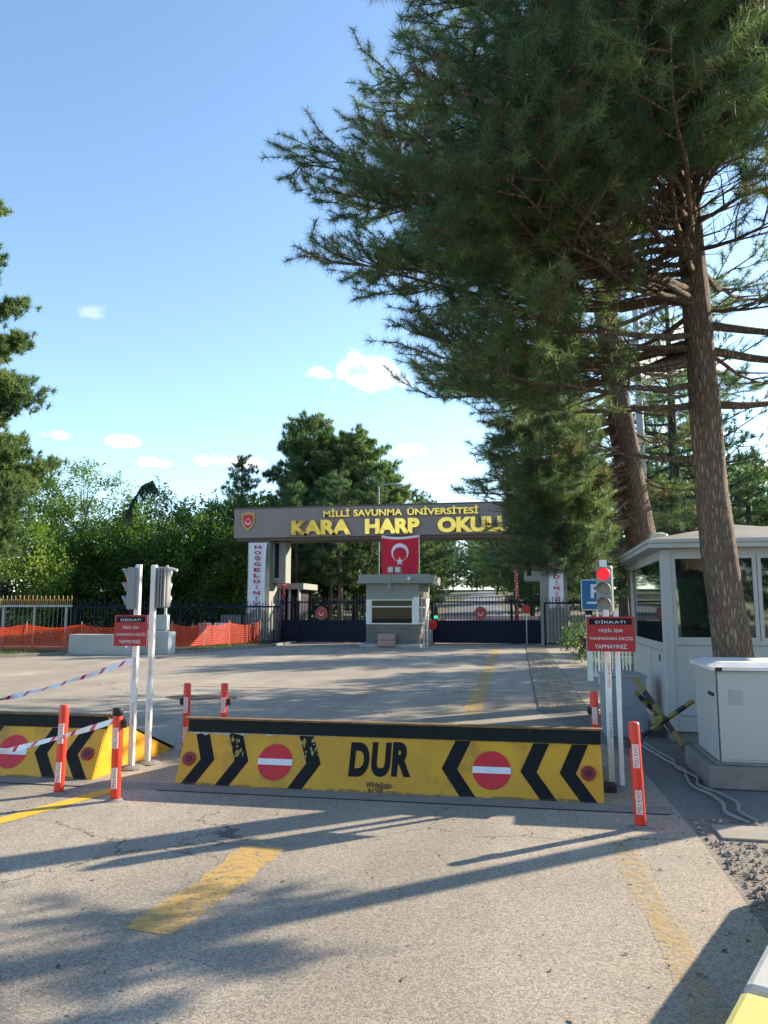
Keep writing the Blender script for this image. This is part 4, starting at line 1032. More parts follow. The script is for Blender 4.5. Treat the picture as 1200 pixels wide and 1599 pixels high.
crescent(flat, idm, .235, -pi/2, off=.22, ri=.8); star(flat, Matrix.Translation((0, -.235, 0)), .12, pi/2)
vs = []
for x, y, z in flat.v:
    u = .5+x; v = (.33-y*1.06*(fw_/fh_)); pp = fpos(u, v); vs.append((pp.x, pp.y-.02, pp.z))
flat.v = vs; flat.build('crescent_and_star', FLAGW, FL)
mb = MB(); mb.tube([(fw_/2+.02, .1, .0), (fw_/2+.02, .1, -2.0)], .02, 6); mb.build('side_rope', ALU, FL)

# central guardhouse
gx0, gx1, gy0, gy1 = -7.27, -4.97, 33.3, 36.9
gh = thing('guardhouse', 'small guardhouse with flat overhanging roof in the middle of the gate', 'guardhouse', (gx0, gy0, 0))
w_, d_ = gx1-gx0, gy1-gy0
mb = MB(); mb.box(0, w_, 0, d_, .12, .97); 
STONE = newmat('stone_blocks'); t = NT(STONE); bk = t.n('ShaderNodeTexBrick'); bk.inputs['Scale'].default_value = 1.0
for k_, v_ in (('Color1', (.17, .16, .15, 1)), ('Color2', (.12, .115, .11, 1)), ('Mortar', (.22, .21, .2, 1)), ('Mortar Size', .012), ('Brick Width', .5), ('Row Height', .17)): bk.inputs[k_].default_value = v_
mp = t.n('ShaderNodeMapping'); mp.inputs['Rotation'].default_value = (pi/2, 0, 0); t.l(t.tc.outputs['Object'], mp.inputs['Vector']); t.l(mp.outputs[0], bk.inputs['Vector'])
t.bsdf(t.mix(t.rng(t.noise(6, 6), .3, .7, 0, .5), bk.outputs['Color'], (.2, .18, .16)), .9, 0, bk.outputs['Fac'], .3, .01)
mb.build('stone_base', STONE, gh)
mb = MB(); mb.box(-.25, w_+.15, -.35, d_, 0, .12); mb.build('step', CONC, gh, bev=.01)
mb = MB(); mb.box(.0, w_, 0, .12, 2.05, 2.44); mb.box(0, w_, d_-.12, d_, .97, 2.44); mb.box(0, .12, .12, d_-.12, .97, 2.44)
mb.box(w_-.12, w_, .12, d_-.12, 2.15, 2.44); mb.build('upper_wall', WALLG, gh)
mb = MB(); mb.box(-.3, w_+.55, -.3, d_, 2.74, 3.13); mb.build('roof_slab', WALLG, gh, bev=.01)
mb = MB(); mb.box(.0, w_+.02, -.02, d_-.02, 2.442, 2.738); mb.build('frieze', WALLG, gh)
for a in ((0, .20, -.01, .12, .97, 2.05), (w_-.22, w_+.01, -.01, .2, .97, 2.15), (w_-.1, w_+.02, 1.1, 1.2, .97, 2.15), (w_-.1, w_+.02, 2.3, 2.4, .97, 2.15), (w_-.1, w_+.02, 3.4, d_, .12, 2.15)): mb = MB(); mb.box(*a); mb.build('window_pier', WHT, gh)
window(gh, (gx0+.20, gy0+.03, 0), (1, 0, 0), w_-.42, .97, 2.05, (), GLG, WHT, .05, (gx0, gy0, 0), 1.73)
window(gh, (gx1-.03, gy0+.2, 0), (0, 1, 0), .9, .97, 2.15, (.45,), GLG, WHT, .05, (gx0, gy0, 0), 1.7)
window(gh, (gx1-.03, gy0+1.2, 0), (0, 1, 0), 1.1, .97, 2.15, (.55,), GLG, WHT, .05, (gx0, gy0, 0), 1.7)
mb = MB(); mb.box(w_, w_+.03, 2.42, 3.38, .14, 2.12); mb.build('door', WHT, gh)
mb = MB(); mb.box(w_*.45, w_*.5, -.33, -.30, 2.5, 3.13); mb.box(w_*.46, w_*.49, -.03, -.02, 2.2, 2.44); mb.build('downpipe', GREYP, gh)
mb = MB(); mb.tube([(w_*.86, -.3, 2.95), (w_*.86, -.52, 2.92)], .07, 10); mb.build('camera', WHT, gh)
mb = MB(); mb.box(.4, w_-.4, .5, 1.3, .85, .9); mb.build('counter', M('counter_dark', (.08, .05, .04), .6), gh)
fl = thing('floodlight', 'twin floodlight on the guardhouse roof', 'floodlight', (gy(615, 890, 33.0).x, 33.05, 3.13))
for x in (-.27, .05): mb = MB(); mb.box(x, x+.26, -.05, .08, .06, .33); hh_ = mb.build('lamp_box', GREYP, fl, bev=.01); mb = MB(); mb.box(x+.03, x+.23, -.058, -.051, .09, .30); mb.build('lamp_glass', M('lamp_glass', (.5, .5, .47), .2), hh_)
mb = MB(); mb.box(-.03, .03, -.02, .02, 0, .2); mb.build('bracket', RUBB, fl)
pt = thing('planter', 'round pinkish concrete planter in front of the guardhouse', 'planter', (gy(604, 1006, 32.9).x, 32.9, 0))
mb = MB(); mb.lathe([(.28, 0), (.38, .06), (.40, .22), (.39, .30), (.385, .305)], 24); mb.build('lower_ring', PINK, pt, smooth=False)
mb = MB(); mb.lathe([(.385, .32), (.40, .34), (.39, .52), (.34, .57), (.30, .56)], 24); mb.build('upper_ring', PINK, pt)
mb = MB(); mb.lathe([(.37, .29), (.37, .33)], 20); mb.build('joint', RUBB, pt)
wr = thing('welcome_rail', 'white handrail beside the guardhouse door', 'railing', (-4.75, 33.5, 0))
mb = MB(); mb.tube([(0, 0, 0), (0, 0, 1.25), (.02, .9, 1.35), (.02, .9, 0)], .025, 8); mb.tube([(0, 0, .7), (.02, .9, .7)], .018, 6); mb.build('rail', WHT, wr)

# left service building under the portal
sb = thing('service_building', 'low service building behind the left gate column', 'building', (-12.75, 37.1, 0))
mb = MB(); mb.box(0, 1.1, .5, 2.6, 0, .95); mb.build('base_wall', STONE, sb)
mb = MB(); mb.box(-.1, 1.35, .3, 2.9, 2.62, 2.92); mb.build('roof', WALLG, sb, bev=.01)
mb = MB(); [mb.box(x, x+.1, .5, .6, .95, 2.62) for x in (0, .52, 1.0)]; mb.build('frame', WHT, sb)
mb = MB(); mb.box(.1, .52, .54, .56, .95, 2.62); mb.box(.62, 1.0, .54, .56, .95, 2.62); mb.build('pane', GLG, sb)
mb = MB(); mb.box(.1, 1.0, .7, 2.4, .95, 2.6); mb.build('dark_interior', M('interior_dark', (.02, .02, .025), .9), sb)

# navy sliding gates
def emblem_round(par, x, z, y=-.08):
    m = frame((x, y, z), (1, 0, 0), (0, 0, 1)); mb = MB(); disc(mb, m, .30, 28, .03, 0, .33); e = mb.build('emblem', M('emblem_ring', (.30, .10, .09), .5), par)
    m = frame((x, y-.035, z), (1, 0, 0), (0, 0, 1)); mb = MB(); disc(mb, m, .20, 24, .012); mb.build('emblem_field', REDP, e)
    m = frame((x, y-.052, z), (1, 0, 0), (0, 0, 1)); mb = MB(); crescent(mb, m, .11, pi/2); mb.build('crescent', FLAGW, e)
def slide_gate(label, xa, xb, emb, posts, y=37.0, solid=1.03, top=1.93):
    g = thing('sliding_gate', label, 'gate', (xa, y, 0), 'navy sliding gates'); w_ = xb-xa
    mb = MB(); mb.box(0, w_, 0, .06, .08, solid); mb.build('solid_panel', NAVY, g)
    mb = MB(); mb.box(0, w_, -.01, .07, solid, solid+.06); mb.box(0, w_, -.01, .07, top, top+.07); mb.box(0, w_, -.012, .072, .03, .08); mb.build('rail', NAVY, g)
    mb = MB(); x = .06
    while x < w_: mb.box(x, x+.028, .015, .045, solid+.06, top+.20); mb.add([(x-.0, .015, top+.20), (x+.028, .015, top+.20), (x+.028, .045, top+.2), (x, .045, top+.2), (x+.014, .03, top+.3)], [(0, 1, 4), (1, 2, 4), (2, 3, 4), (3, 0, 4)]); x += .15
    mb.build('bars', NAVY, g)
    for x in posts: mb = MB(); mb.box(x-.06, x+.06, -.04, .08, 0, top+.12); mb.build('post', NAVY, g)
    emblem_round(g, emb, 1.42); return g
slide_gate('navy gate leaf left of the guardhouse', gy(437, 1000, 37).x, gy(572, 1000, 37).x+.1, gy(503, 958, 37).x-gy(437, 1000, 37).x, [.06, .95])
slide_gate('navy gate leaf right of the guardhouse', gy(674, 1000, 37).x, gy(852, 1000, 37).x, gy(751, 957, 37).x-gy(674, 1000, 37).x, [.06, gy(800, 1000, 37).x-gy(674, 1000, 37).x, gy(848, 1000, 37).x-gy(674, 1000, 37).x])
def bar_fence(label, a, b, top, step, mat, spikes=.2, name='bar_fence', posts=2.5, low=.1, pm=None, rail2=None, spmat=None, group=None, solid=None, rw=.03):
    a = Vector((*a, 0)); b = Vector((*b, 0)); d = b-a; t = thing(name, label, 'fence', a, group); m = frame((0, 0, 0), d, Vector((-d.y, d.x, 0))); Ln = d.length
    mb = MB(); mb.box(0, Ln, -rw, rw, top-.05, top+.03, 0, m); mb.box(0, Ln, -.02, .02, low, low+.05, 0, m); mb.build('rail', pm or mat, t)
    mb = MB(); x = .05; k = 0
    while x < Ln: mb.box(x, x+.022, -.011, .011, low+.05, top-.05, 0, m); x += step
    mb.build('bars', mat, t)
    if spikes:
        mb = MB(); x = .05; k = 0
        while x < Ln:
            h_ = spikes if k % 2 == 0 else spikes*.6; mb.box(x, x+.03, -.013, .013, top+.03, top+.03+h_*.8, 0, m)
            mb.add([m @ Vector(v) for v in ((x-.006, -.015, top+.03+h_*.8), (x+.036, -.015, top+.03+h_*.8), (x+.036, .015, top+.03+h_*.8), (x-.006, .015, top+.03+h_*.8), (x+.015, 0, top+.03+h_))], [(0, 1, 4), (1, 2, 4), (2, 3, 4), (3, 0, 4)]); x += step*.5 if spmat else step; k += 1
        mb.build('spikes', spmat or mat, t)
    x = 0
    while x <= Ln+.1: mb = MB(); mb.box(x-.04, x+.04, -.04, .04, 0, top, 0, m @ Matrix.Translation((0, -.001, 0))); mb.build('post', pm or mat, t); x += posts
    return t
bar_fence('navy bar fence right of the sliding gates', (gy(852, 1000, 35.05).x, 35.05), (3.4, 35.05), 1.9, .15, NAVY, .25, posts=2.0)
bar_fence('dark blue bar fence in front of the left banner', (-15.3, 35.05), (-11.75, 35.05), 1.75, .15, NAVY, .25, posts=1.6)
bar_fence('silver fence with ochre spikes at the far left', (-32.0, 28.9), (-18.7, 28.9), 1.76, .20, M('dark_green_bars', (.10, .13, .12), .5), .42, pm=M('fence_rail_grey', (.36, .38, .38), .5), spmat=OCHRE, posts=1.45, rw=.035)
bar_fence('dark fence running back from the silver one to the gate', (-18.6, 29.0), (-15.4, 35.0), 1.7, .16, NAVY, .3, posts=2.6)
def fin_panel(label, xa, xb, y, z1, peak=0, name='slatted_panel'):
    t = thing(name, label, 'fence panel', (xa, y, 0), 'grey slatted panels'); w_ = xb-xa; mb = MB(); x = 0; n = int(w_/.09)
    for i in range(n):
        x = w_*i/n; u = (i+.5)/n; zz = z1+peak*(1-abs(2*u-1))**.6; mb.box(x, x+w_/n*.82, 0, .03, .05, zz)
    mb.build('slats', FIN, t); mb = MB(); mb.box(0, w_, .031, .06, .3, .38); mb.box(0, w_, .031, .06, z1-.3, z1-.22); mb.build('rail', NAVY, t)
X_ = lambda px: gy(px, 1000, 35.15).x
fin_panel('grey slatted panel with straight top, left of the left banner', X_(344), X_(386), 35.15, 1.35)
fin_panel('grey slatted panel with peaked top, under the left banner', X_(387), X_(420), 35.15, 1.35, .35)
fin_panel('grey slatted panel with arched top, near the right banner', X_(859), X_(889), 35.15, 1.35, .5)
fin_panel('grey slatted panel with straight top, behind the shrub', X_(891), X_(935), 35.15, 1.35)
# small round red signs and a green signal at the gate
for px, py, lb, y in ((822, 951, 'small round red sign on the right gate post', 36.9), (675, 976, 'small red octagonal sign right of the guardhouse', 36.7)):
    c = gy(px, py, y); t = thing('stop_sign', lb, 'sign', (c.x, y, 0)); mb = MB(); n = 8 if px < 700 else 20; disc(mb, frame((0, 0, c.z), (1, 0, 0), (0, 0, 1)), .26 if px < 700 else .2, n, .02); mb.build('plate', REDP, t); mb = MB(); mb.tube([(0, .03, 0), (0, .03, c.z+.1)], .025, 6); mb.build('pole', ALU, t)
c = gy(681, 962, 37.6); t = thing('signal_lamp', 'small green signal lamp behind the right gate leaf', 'traffic light', (c.x, 37.6, 0)); mb = MB(); mb.box(-.1, .1, 0, .12, c.z-.2, c.z+.45); mb.build('housing', RUBB, t); mb = MB(); disc(mb, frame((0, -.005, c.z-.05), (1, 0, 0), (0, 0, 1)), .09, 16, .01); mb.build('lens', GRNLIT, t); mb = MB(); mb.tube([(0, .06, 0), (0, .06, c.z-.2)], .03, 6); mb.build('pole', RUBB, t)
mb = MB(); mb.box(-5.2, 0.2, 44.0, 44.15, .95+.1, 1.15+.1); mb.box(-5.3, -5.0, 43.9, 44.3, 0, 1.3); tag(mb.build('boom_barrier', M('boom_pink', (.5, .35, .33), .6)), 'low pale boom barrier across the inner road', 'boom barrier')

# orange safety net with posts
nf = thing('safety_net_fence', 'orange plastic safety net fence along the left verge', 'fence', (-20, 27, 0))
npts = [(-30, 24.0), (-25, 25.6), (-21.5, 26.6), (-19.4, 27.0), (-17.3, 27.4), (-15.6, 28.2), (-14.4, 29.2), (-13.9, 31.2), (-13.5, 33.0), (-12.7, 34.8)]
rn = random.Random(5); vs = []; uv = []; fs = []; acc_ = 0; rows = 6; prev = None
cols_ = []
for i, (a, b) in enumerate(zip(npts, npts[1:])):
    for k in range(8):
        u = k/8; cols_.append((Vector((a[0]+(b[0]-a[0])*u, a[1]+(b[1]-a[1])*u, 0)), sin(pi*u), i))
cols_.append((Vector((*npts[-1], 0)), 0, len(npts)-1))
mb = MB(); uv = []
for i, (p_, sg, ii) in enumerate(cols_):
    if i: acc_ += (p_-cols_[i-1][0]).length
    for r_i in range(rows+1):
        v = r_i/rows; z = .08+v*(.98-.14*sg); off = .05*sin(i*.9+v*3)*sin(pi*v)
        mb.v.append((p_.x+20+off*.3, p_.y-27+off, z)); uv.append((acc_, v*.95))
for i in range(len(cols_)-1):
    for r_i in range(rows): o = i*(rows+1)+r_i; mb.f.append((o, o+rows+1, o+rows+2, o+1)); mb.mi.append(0)
mb.uv = uv; mb.build('net', NET, nf)
for a in npts: mb = MB(); mb.tube([(a[0]+20, a[1]-27+.03, 0), (a[0]+20, a[1]-27+.03, 1.14)], .02, 6); mb.build('post', M('net_post', (.45, .38, .33), .6), nf)

# concrete L blocks and CCTV post
CL = M('light_concrete', (.44, .46, .47), .8, var=.10, scale=2, dirt=.15, dirtcol=(.3, .3, .29))
mb = MB(); mb.prism([(0, 0), (2.25, 0), (2.25, .72), (0, .72)], frame((0, .55, 0), (1, 0, 0), (0, 0, 1)), .55)
tag(mb.build('concrete_block', CL, bev=.03, loc=(0, 0, 0)), 'long low concrete block by the orange net', 'concrete block', 'concrete blocks by the orange net').location = (-16.45, 25.3, 0)
mb = MB(); mb.prism([(0, 0), (1.15, 0), (1.15, .80), (0, .84)], frame((0, .6, 0), (1, 0, 0), (0, 0, 1)), .6); mb.prism([(.2, .84), (.92, .84), (.9, 1.42), (.1, 1.40)], frame((0, .58, 0), (1, 0, 0), (0, 0, 1)), .25)
tag(mb.build('concrete_block', CL, bev=.02, loc=(0, 0, 0)), 'stepped concrete block with tall upright at the road edge', 'concrete block', 'concrete blocks by the orange net').location = (-14.15, 26.1, 0)
cc = thing('camera_post', 'slim steel post with twin cameras behind the stepped concrete block', 'camera post', (-13.46, 26.75, 0))
mb = MB(); mb.tube([(0, 0, 0), (0, 0, 3.25)], [.055, .045], 10); mb.build('pole', ALU, cc)
for s in (-1, 1):
    mb = MB(); mb.tube([(0, 0, 3.10), (s*.20, 0, 3.13)], .04, 8); mb.tube([(s*.18, -.02, 3.12), (s*.44, -.06, 3.05)], .05, 8); mb.build('camera', WHT, cc)
pan = thing('pale_panels', 'pair of pale slatted panels behind the orange net', 'panel', (-15.2, 33.5, 0))
for x in (0, .75):
    mb = MB(); [mb.box(x+i*.09, x+i*.09+.06, 0, .03, .1, 1.0) for i in range(7)]; mb.build('panel', M('pale_pink_panel', (.45, .38, .42), .6), pan)

# street lamp beyond the portal
c = gy(592, 757, 43); t = thing('street_lamp', 'thin street lamp rising behind the portal', 'street lamp', (c.x, 43, 0))
mb = MB(); mb.tube([(0, 0, 0), (0, 0, c.z-.1), (.1, 0, c.z), (1.05, 0, c.z)], .045, 8); mb.build('pole', GREYP, t); mb = MB(); mb.box(.95, 1.4, -.1, .1, c.z-.08, c.z+.02); mb.build('lamp_head', GREYP, t)

# ================================================================== TREES
# nearest pine: trunk in front of the booth, boughs hanging over the road
rn = random.Random(11); BROWNP = .06
T = thing('pine_tree', 'tall near pine with the thick trunk in front of the booth', 'tree', (2.13, 9.2, 0))
o = Vector((2.13, 9.2, 0)); mb = MB()
trunk_mb(mb, [(0.02, 0, -.1), (0, 0, 1.1), (-.13, 0, 3.06), (-.18, .0, 4.96), (-.23, 0, 6.8), (-.2, 0, 9.1), (-.1, 0, 11.5), (0, 0, 13.5)], [.27, .205, .175, .155, .14, .11, .07, .03], 22, .035, 5, 10)
tl = []
tg = [(470, 255, 9.0), (520, 300, 7.6), (525, 408, 9.2), (560, 495, 10.2), (600, 120, 8.8), (640, 10, 9.4), (590, 175, 10.6), (665, 620, 10.8), (700, 600, 9.0), (650, 520, 8.0), (700, 560, 7.4), (560, 330, 11.5), (620, 430, 12),
      (600, 230, 7.2), (700, 330, 6.4), (690, 180, 6.3), (760, 460, 7.0), (780, 620, 10.2), (760, 250, 5.7), (820, 100, 5.4), (700, 60, 7.0), (850, 330, 6.4), (870, 230, 5.6), (960, 120, 5.0), (1050, 130, 5.3), (1130, 150, 5.6), (690, 590, 10.0), (740, 610, 9.6), (1230, 330, 8.2), (1240, 470, 9.2), (1210, 600, 10.5), (1230, 250, 8), (800, 560, 8.2), (840, 480, 11.8)]
for k in range(24): tg.append((rn.uniform(530, 890), rn.uniform(200, 585), rn.uniform(7.2, 11.5)))
tg = [q_ for q_ in tg if not (q_[0] < 640 and q_[1] > 480) and not (q_[0] < 560 and q_[1] < 240)]+[(470, 255, 9.0)]
for k in range(30): tg.append((rn.uniform(640, 1220), rn.uniform(-160, 250), rn.uniform(4.9, 8.0)))
for k, (px, py, y) in enumerate(tg):
    if px > 860 and py > 20 and y < 8 and px < 1185: py -= 190
    E = gy(px, py, y)-o; dist = Vector((E.x, E.y)).length; zs = max(3.6, E.z-dist*rn.uniform(-.10, .12)); zs = min(zs, 12)
    S = Vector((-.2, 0, zs)); limb_foliage(rn, mb, S, E, .026+.004*dist, tl, .12, .26, .17, 1.2, True, 1.0)
ang = 0; z = 4.6
while z < 13.3:
    ang += 2.4+rn.uniform(-.3, .3); u = (z-4.4)/9
    Lb = (4.3*(1-max(0, u-.25)**1.4*1.1))*rn.uniform(.7, 1.0); E = Vector((-.2+cos(ang)*Lb, sin(ang)*Lb, z+Lb*rn.uniform(.0, .35)))
    S = Vector((-.2, 0, z)); z += .23 if z > 6.8 else .55; pe = proj(o+E); pm = proj(o+(S+E)*.5)
    if (E.y < .6 and pe[0] > 850 and max(pe[1], pm[1]) > 110): continue
    if pe[0] < 460 or (pe[0] < 640 and pe[1] > 500): continue
    limb_foliage(rn, mb, S, E, .025+.007*Lb, tl, .10, .32 if z > 6 else .5, .16, 1.15, True, .9, 0 if z > 5.5 else .35)
# thin bare low limbs across the sky gap on the right
for (S, E) in (((-.15, 0, 3.95), (1.7, .9, 4.35)), ((-.13, 0, 3.3), (-1.3, 1.0, 3.75)), ((-.12, 0, 4.6), (1.9, -.2, 4.3)), ((-.12, 0, 4.9), (1.9, .6, 5.0))):
    limb_foliage(rn, mb, S, E, .055, tl, .12, .55, .3, .8, True, .8, .25)
mb.build('trunk', BARK, T, smooth=True)
def keep1(px, py, y):
    if y < 9.35 and 1010 < px < 1150 and py > 255: return .0
    if 900 < px <= 1010 and py > 300 and y < 9.6: return .25
    if 915 < px < 1065 and py > 450: return .12
    if px >= 1150 and py > 330: return .55
    if 1000 < px < 1065 and 530 < py < 730: return .1
    return 1.0
tl = prune(tl, o, keep1)
print('near pine tufts', len(tl))
finish_crown('crown', tl, PINE1, T, 3, 50, .075, .150, .0054, .95, .0)

# second pine: leaning trunk behind the booth
rn = random.Random(21); o = Vector((1.95, 14.4, 0))
T = thing('pine_tree', 'leaning pine rising just behind the booth, boughs in front of the portal', 'tree', tuple(o)); mb = MB()
pp = [gy(1006, 900, 14.4), gy(1000, 840, 14.4), gy(978, 700, 14.4), gy(958, 590, 14.4), gy(945, 480, 14.4), gy(950, 380, 14.4), gy(955, 250, 14.4), gy(960, 100, 14.4)]
pts = [(0.02, 0, -.1)]+[tuple(a-o) for a in pp]; trunk_mb(mb, pts, [.30, .27, .26, .235, .215, .20, .17, .12, .05], 18, .04, 9, 7)
cx_at = lerp_tab([(q_[2], q_[0]) for q_ in pts])
tl = []
tg = [(765, 735, 13.0), (770, 770, 12.0), (790, 690, 14.0), (830, 660, 13.5), (800, 720, 11.8), (810, 800, 12.4), (850, 870, 12.6), (850, 760, 11.5), (870, 890, 12.6), (885, 820, 12.4), (840, 830, 15.5), (870, 690, 12.4), (880, 740, 12.2), (780, 790, 14.6),
      (820, 620, 15), (720, 600, 15.5), (760, 560, 14), (840, 560, 12.5), (1040, 700, 15.5), (1060, 770, 15), (1030, 650, 13.8), (1020, 820, 16.5), (900, 560, 17), (1060, 620, 17)]
for k in range(22): tg.append((rn.uniform(775, 895), rn.uniform(660, 880), rn.uniform(11.8, 14.5)))
for k, (px, py, y) in enumerate(tg):
    E = gy(px, py, y)-o; zs = E.z+rn.uniform(.1, .9); S = Vector((cx_at(zs), 0, zs)); limb_foliage(rn, mb, S, E, .04, tl, .12, .28, .17, 1.15, True, 1.0)
z = 5.0; ang = 1
while z < 11.5:
    ang += 2.4+rn.uniform(-.3, .3); u = (z-5)/6.5; Lb = 3.3*(1-u**1.6*.8)*rn.uniform(.6, 1); S = Vector((cx_at(z), 0, z)); E = S+Vector((cos(ang)*Lb, sin(ang)*Lb, Lb*rn.uniform(-.05, .3))); z += .3; pe = proj(o+E)
    if E.y < .5 and 905 < pe[0] < 1060 and pe[1] > 430: continue
    limb_foliage(rn, mb, S, E, .05, tl, .1, .35, .27, 1.0, True, .85, .1)
def keep2(px, py, y):
    if 440 < py < 850 and abs(px-(945+(py-480)*.155)) < 34 and y < 14.5: return .0
    if 770 < py < 860 and px < 788: return .05
    if 1000 < px < 1065 and 530 < py < 730: return .15
    return 1.0
tl = prune(tl, o, keep2, 2)
mb.build('trunk', BARK, T, smooth=True); print('second pine tufts', len(tl))
finish_crown('crown', tl, PINE1, T, 4, 36, .09, .17, .0085, .95, .02)

# neighbouring pines
BROWNP = 0.0
G1 = 'pines along the right side of the road'
pine('tall pine filling the gap between the two big trunks', (3.6, 20.5), 10.5, 2.6, .22, 31, group=G1, r0=.2, needle=.2, nn=16, width=.02)
pine('pine behind the booth roof at the right edge', (6.6, 25.5), 6.0, 2.4, .2, 32, group=G1, tint=.1)
pine('low pine just above the booth roof, next to the thick trunk', (4.6, 24.5), 5.2, 1.9, .2, 33, group=G1)
pine('pine outside the right edge behind the yard', (9.8, 24.0), 10, 3.2, .25, 34, group=G1)
pine('pine outside the right edge near the portal', (7.0, 33.0), 9.5, 3.0, .25, 35, group=G1)
pine('pine between booth and portal behind the parking sign', (3.4, 31.5), 7.5, 2.2, .3, 36, group=G1)
pine('pine beyond the right end of the portal', (6.5, 42.0), 13, 3.6, .25, 37, group=G1)
pine('slim young pine outside the right edge by the booth', (4.75, 9.35), 9.6, 1.9, .42, 38, (-.1, 0), .13, group=G1)

# big pine at the left edge
pine('tall pine leaning in from the left edge', (-17.6, 18.2), 15.3, 3.9, .06, 41, r0=.3, needle=.22, nn=40, width=.026, dens=2.6, tint=.18, shape=.5)

# pines behind the portal
G2 = 'pines behind the portal'
pine('broad pine above the portal, left of its middle', (-14.9, 50, .4), 14.2, 3.3, .2, 51, group=G2, tint=.3, dens=1.5, shape=.38, nn=30, needle=.34, width=.042)
pine('broad pine above the portal, behind the small lettering', (-11.9, 51, .4), 13.2, 3.4, .2, 52, group=G2, tint=.4, dens=1.5, shape=.38, nn=30, needle=.34, width=.042)
pine('lower pine sloping down above the portal middle', (-9.7, 49, .4), 10.8, 2.6, .2, 53, group=G2, tint=.35, dens=1.5, shape=.4, nn=30, needle=.34, width=.042)
pine('broad pine above the portal, in the gap between the two tallest', (-13.4, 53, .5), 13.6, 3.0, .2, 55, group=G2, tint=.35, dens=1.4, shape=.4, nn=28, needle=.34, width=.042)
pine('low pine peeping above the portal left of the broad ones', (-18.6, 47, .2), 11.3, 2.2, .2, 54, group=G2, dens=1.1)
G3 = 'pines lining the inner road'
for i, (x, y, h, r_, lb) in enumerate(((-8.3, 55, 9.5, 3.2, 'bright pine seen right of the flag through the portal'), (-9.2, 66, 10, 3.4, 'pine left of the inner road, second from the gate'), (-11.0, 82, 11, 3.8, 'pine left of the inner road near its top'), (-14, 105, 13, 4.6, 'farthest pine left of the inner road'),
        (.9, 47, 8.5, 2.9, 'dark pine right of the inner road nearest the gate'), (-.2, 58, 10, 3.3, 'pine right of the inner road, second from the gate'), (-.4, 70, 11, 3.7, 'pine right of the inner road, third from the gate'), (-2.2, 88, 12, 4.2, 'pine right of the inner road near its top'), (-5.5, 118, 13, 4.6, 'farthest pine right of the inner road'), (3.5, 52, 10, 3.2, 'pine behind the right gate column'))):
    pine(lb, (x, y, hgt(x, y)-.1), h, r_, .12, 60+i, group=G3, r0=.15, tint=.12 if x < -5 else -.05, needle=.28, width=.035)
G7 = 'pines on the slope beyond the grove'
for i, (x, y) in enumerate(((-30, 62), (-24, 60), (-18.5, 61), (-14, 63), (-18, 74), (-24, 80), (-12.5, 72), (-12, 152), (-7, 156), (-3.5, 150), (-9.5, 147), (-5.5, 146), (-15.5, 150), (0.5, 148), (4, 62), (8.5, 55), (13, 50), (5, 75), (3.5, 95), (10, 68), (-17, 92), (-3, 128), (-10, 138), (-19, 125), (3, 115))):
    pine('pine on the slope beyond the gate, among those half hidden by nearer trees', (x, y, hgt(x, y)-.1), 9.5+(i*7 % 5)*.5 if y < 100 else 12, 3.3 if y < 100 else 4.2, .06, 200+i, group=G7, r0=.15, tint=(-.05, .05, .12)[i % 3], needle=.34, width=.05, nn=12, dens=.8)
for i, x in enumerate((-35, -29, -23.5, -18.5, -14.2)):
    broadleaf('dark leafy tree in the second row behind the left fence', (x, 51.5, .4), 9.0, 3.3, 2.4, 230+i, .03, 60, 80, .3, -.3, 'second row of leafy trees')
# trunks and undergrowth seen through the left opening
G4 = 'trees in the dark grove behind the left gate leaf'
for i, (x, y, h, lb) in enumerate(((-13.6, 43.5, 9, 'dark grove pine just right of the left gate column'), (-12.2, 45.5, 10, 'dark grove pine seen above the left gate emblem'), (-10.9, 43.2, 9, 'dark grove pine nearest behind the left gate leaf'), (-9.7, 45, 9.5, 'dark grove pine left of the flag'), (-10.4, 53, 10, 'dark grove pine far behind the left gate leaf'))):
    pine(lb, (x, y, hgt(x, y)-.1), h, 2.1, .34, 80+i, group=G4, r0=.16, tint=-.1, needle=.28, width=.035, lean=(.3 if i % 2 else -.2, 0), mat=BARK)
broadleaf('bright leafy sapling behind the left gate leaf', (-10.8, 47.5, .2), 4.2, .9, .8, 91, .2, 22, 90, .14, .3)

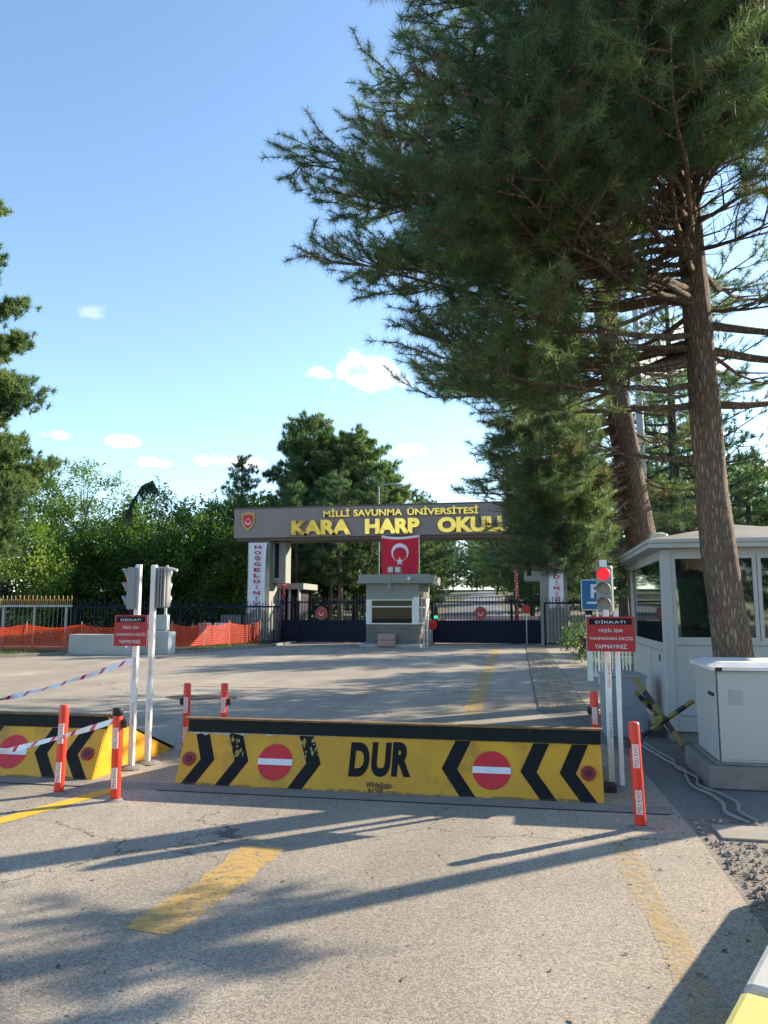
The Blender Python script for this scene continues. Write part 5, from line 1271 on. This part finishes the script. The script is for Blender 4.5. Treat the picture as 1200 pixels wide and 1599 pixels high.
# broadleaf wall on the left
G5 = 'leafy trees behind the left fence'
for i, (px, pt_, y, r_, tn, lb) in enumerate(((18, 800, 35, 2.9, .25, 'bright green leafy tree at the far left behind the silver fence'), (70, 745, 43, 3.4, .1, 'leafy tree with pale top beside the left pine'), (135, 722, 44, 3.3, .2, 'tallest pale leafy tree left of the drooping tip'),
        (205, 770, 45, 3.0, .05, 'leafy tree just left of the drooping tip'), (262, 772, 44, 3.0, .0, 'leafy tree right of the drooping tip'), (318, 778, 46, 3.0, .05, 'leafy tree between the drooping tip and the portal'), (372, 762, 47, 2.9, .12, 'leafy tree whose thin top rises beside the portal end'), (412, 768, 50, 2.4, .1, 'leafy tree directly behind the portal end'),
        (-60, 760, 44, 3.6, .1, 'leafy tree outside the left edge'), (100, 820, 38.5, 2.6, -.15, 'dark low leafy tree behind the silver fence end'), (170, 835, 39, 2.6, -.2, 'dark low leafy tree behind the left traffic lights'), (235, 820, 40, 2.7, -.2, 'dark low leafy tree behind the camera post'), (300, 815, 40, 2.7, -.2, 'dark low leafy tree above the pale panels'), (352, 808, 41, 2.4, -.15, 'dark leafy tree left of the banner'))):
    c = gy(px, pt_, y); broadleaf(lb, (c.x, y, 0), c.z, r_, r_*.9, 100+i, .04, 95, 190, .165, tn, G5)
# drooping conifer tip
T = thing('drooping_conifer', 'dark conifer with drooping tip above the leafy trees', 'tree', (gy(215, 850, 41.5).x, 41.5, 0)); mb = MB(); rn = random.Random(7)
z0 = gy(215, 850, 41.5).z; c1 = gy(200, 800, 41.5); c2 = gy(222, 760, 41.5); c3 = gy(238, 751, 41.5); c4 = gy(243, 772, 41.5); o = Vector((T.location))
P = [(0, 0, 0), (-.3, 0, z0*.6), tuple(c1-o), tuple(c2-o), tuple(c3-o), tuple(c4-o)]; mb.tube(P, [.18, .14, .09, .06, .04, .02], 7); tl = []
for i in range(1, len(P)-1):
    for k in range(26):
        a = Vector(P[i]).lerp(Vector(P[i+1]), rn.random()); w_ = .22+.9*max(0, (c2.z-a.z)/6)+(.1 if i > 3 else 0)
        e = a+Vector((rn.uniform(-w_, w_), rn.uniform(-w_, w_), -rn.uniform(.2, .7))); mb.tube([a, e], [.02, .008], 3, cap=False)
        for u in (.3, .6, 1): tl.append((a.lerp(e, u), Vector((0, 0, -1)), .1))
mb.build('trunk', BARKD, T); finish_crown('crown', tl, PINE2, T, 7, 16, .12, .25, .03, .6)

# shrubs
broadleaf('rounded green shrub at the end of the white gate', (1.45, 24.6, 0), 1.25, .75, .7, 121, .05, 26, 130, .10, .2, None, LEAF2, 'shrub', .28, 'shrub', .03)

# trees behind the viewer, only mirrored in glass and metal
G6 = 'trees behind the viewer'
for i, (x, y, h, lb) in enumerate(((3.5, -13, 9, 'pine behind the viewer, right side'), (-3, -17, 8, 'pine behind the viewer, middle'), (-10, -15, 10, 'pine behind the viewer, left side'), (10, -14, 11, 'pine behind the viewer, far right'))):
    pine(lb, (x, y), h, 3.2, .12, 130+i, group=G6, tint=.0, needle=.3, width=.045)
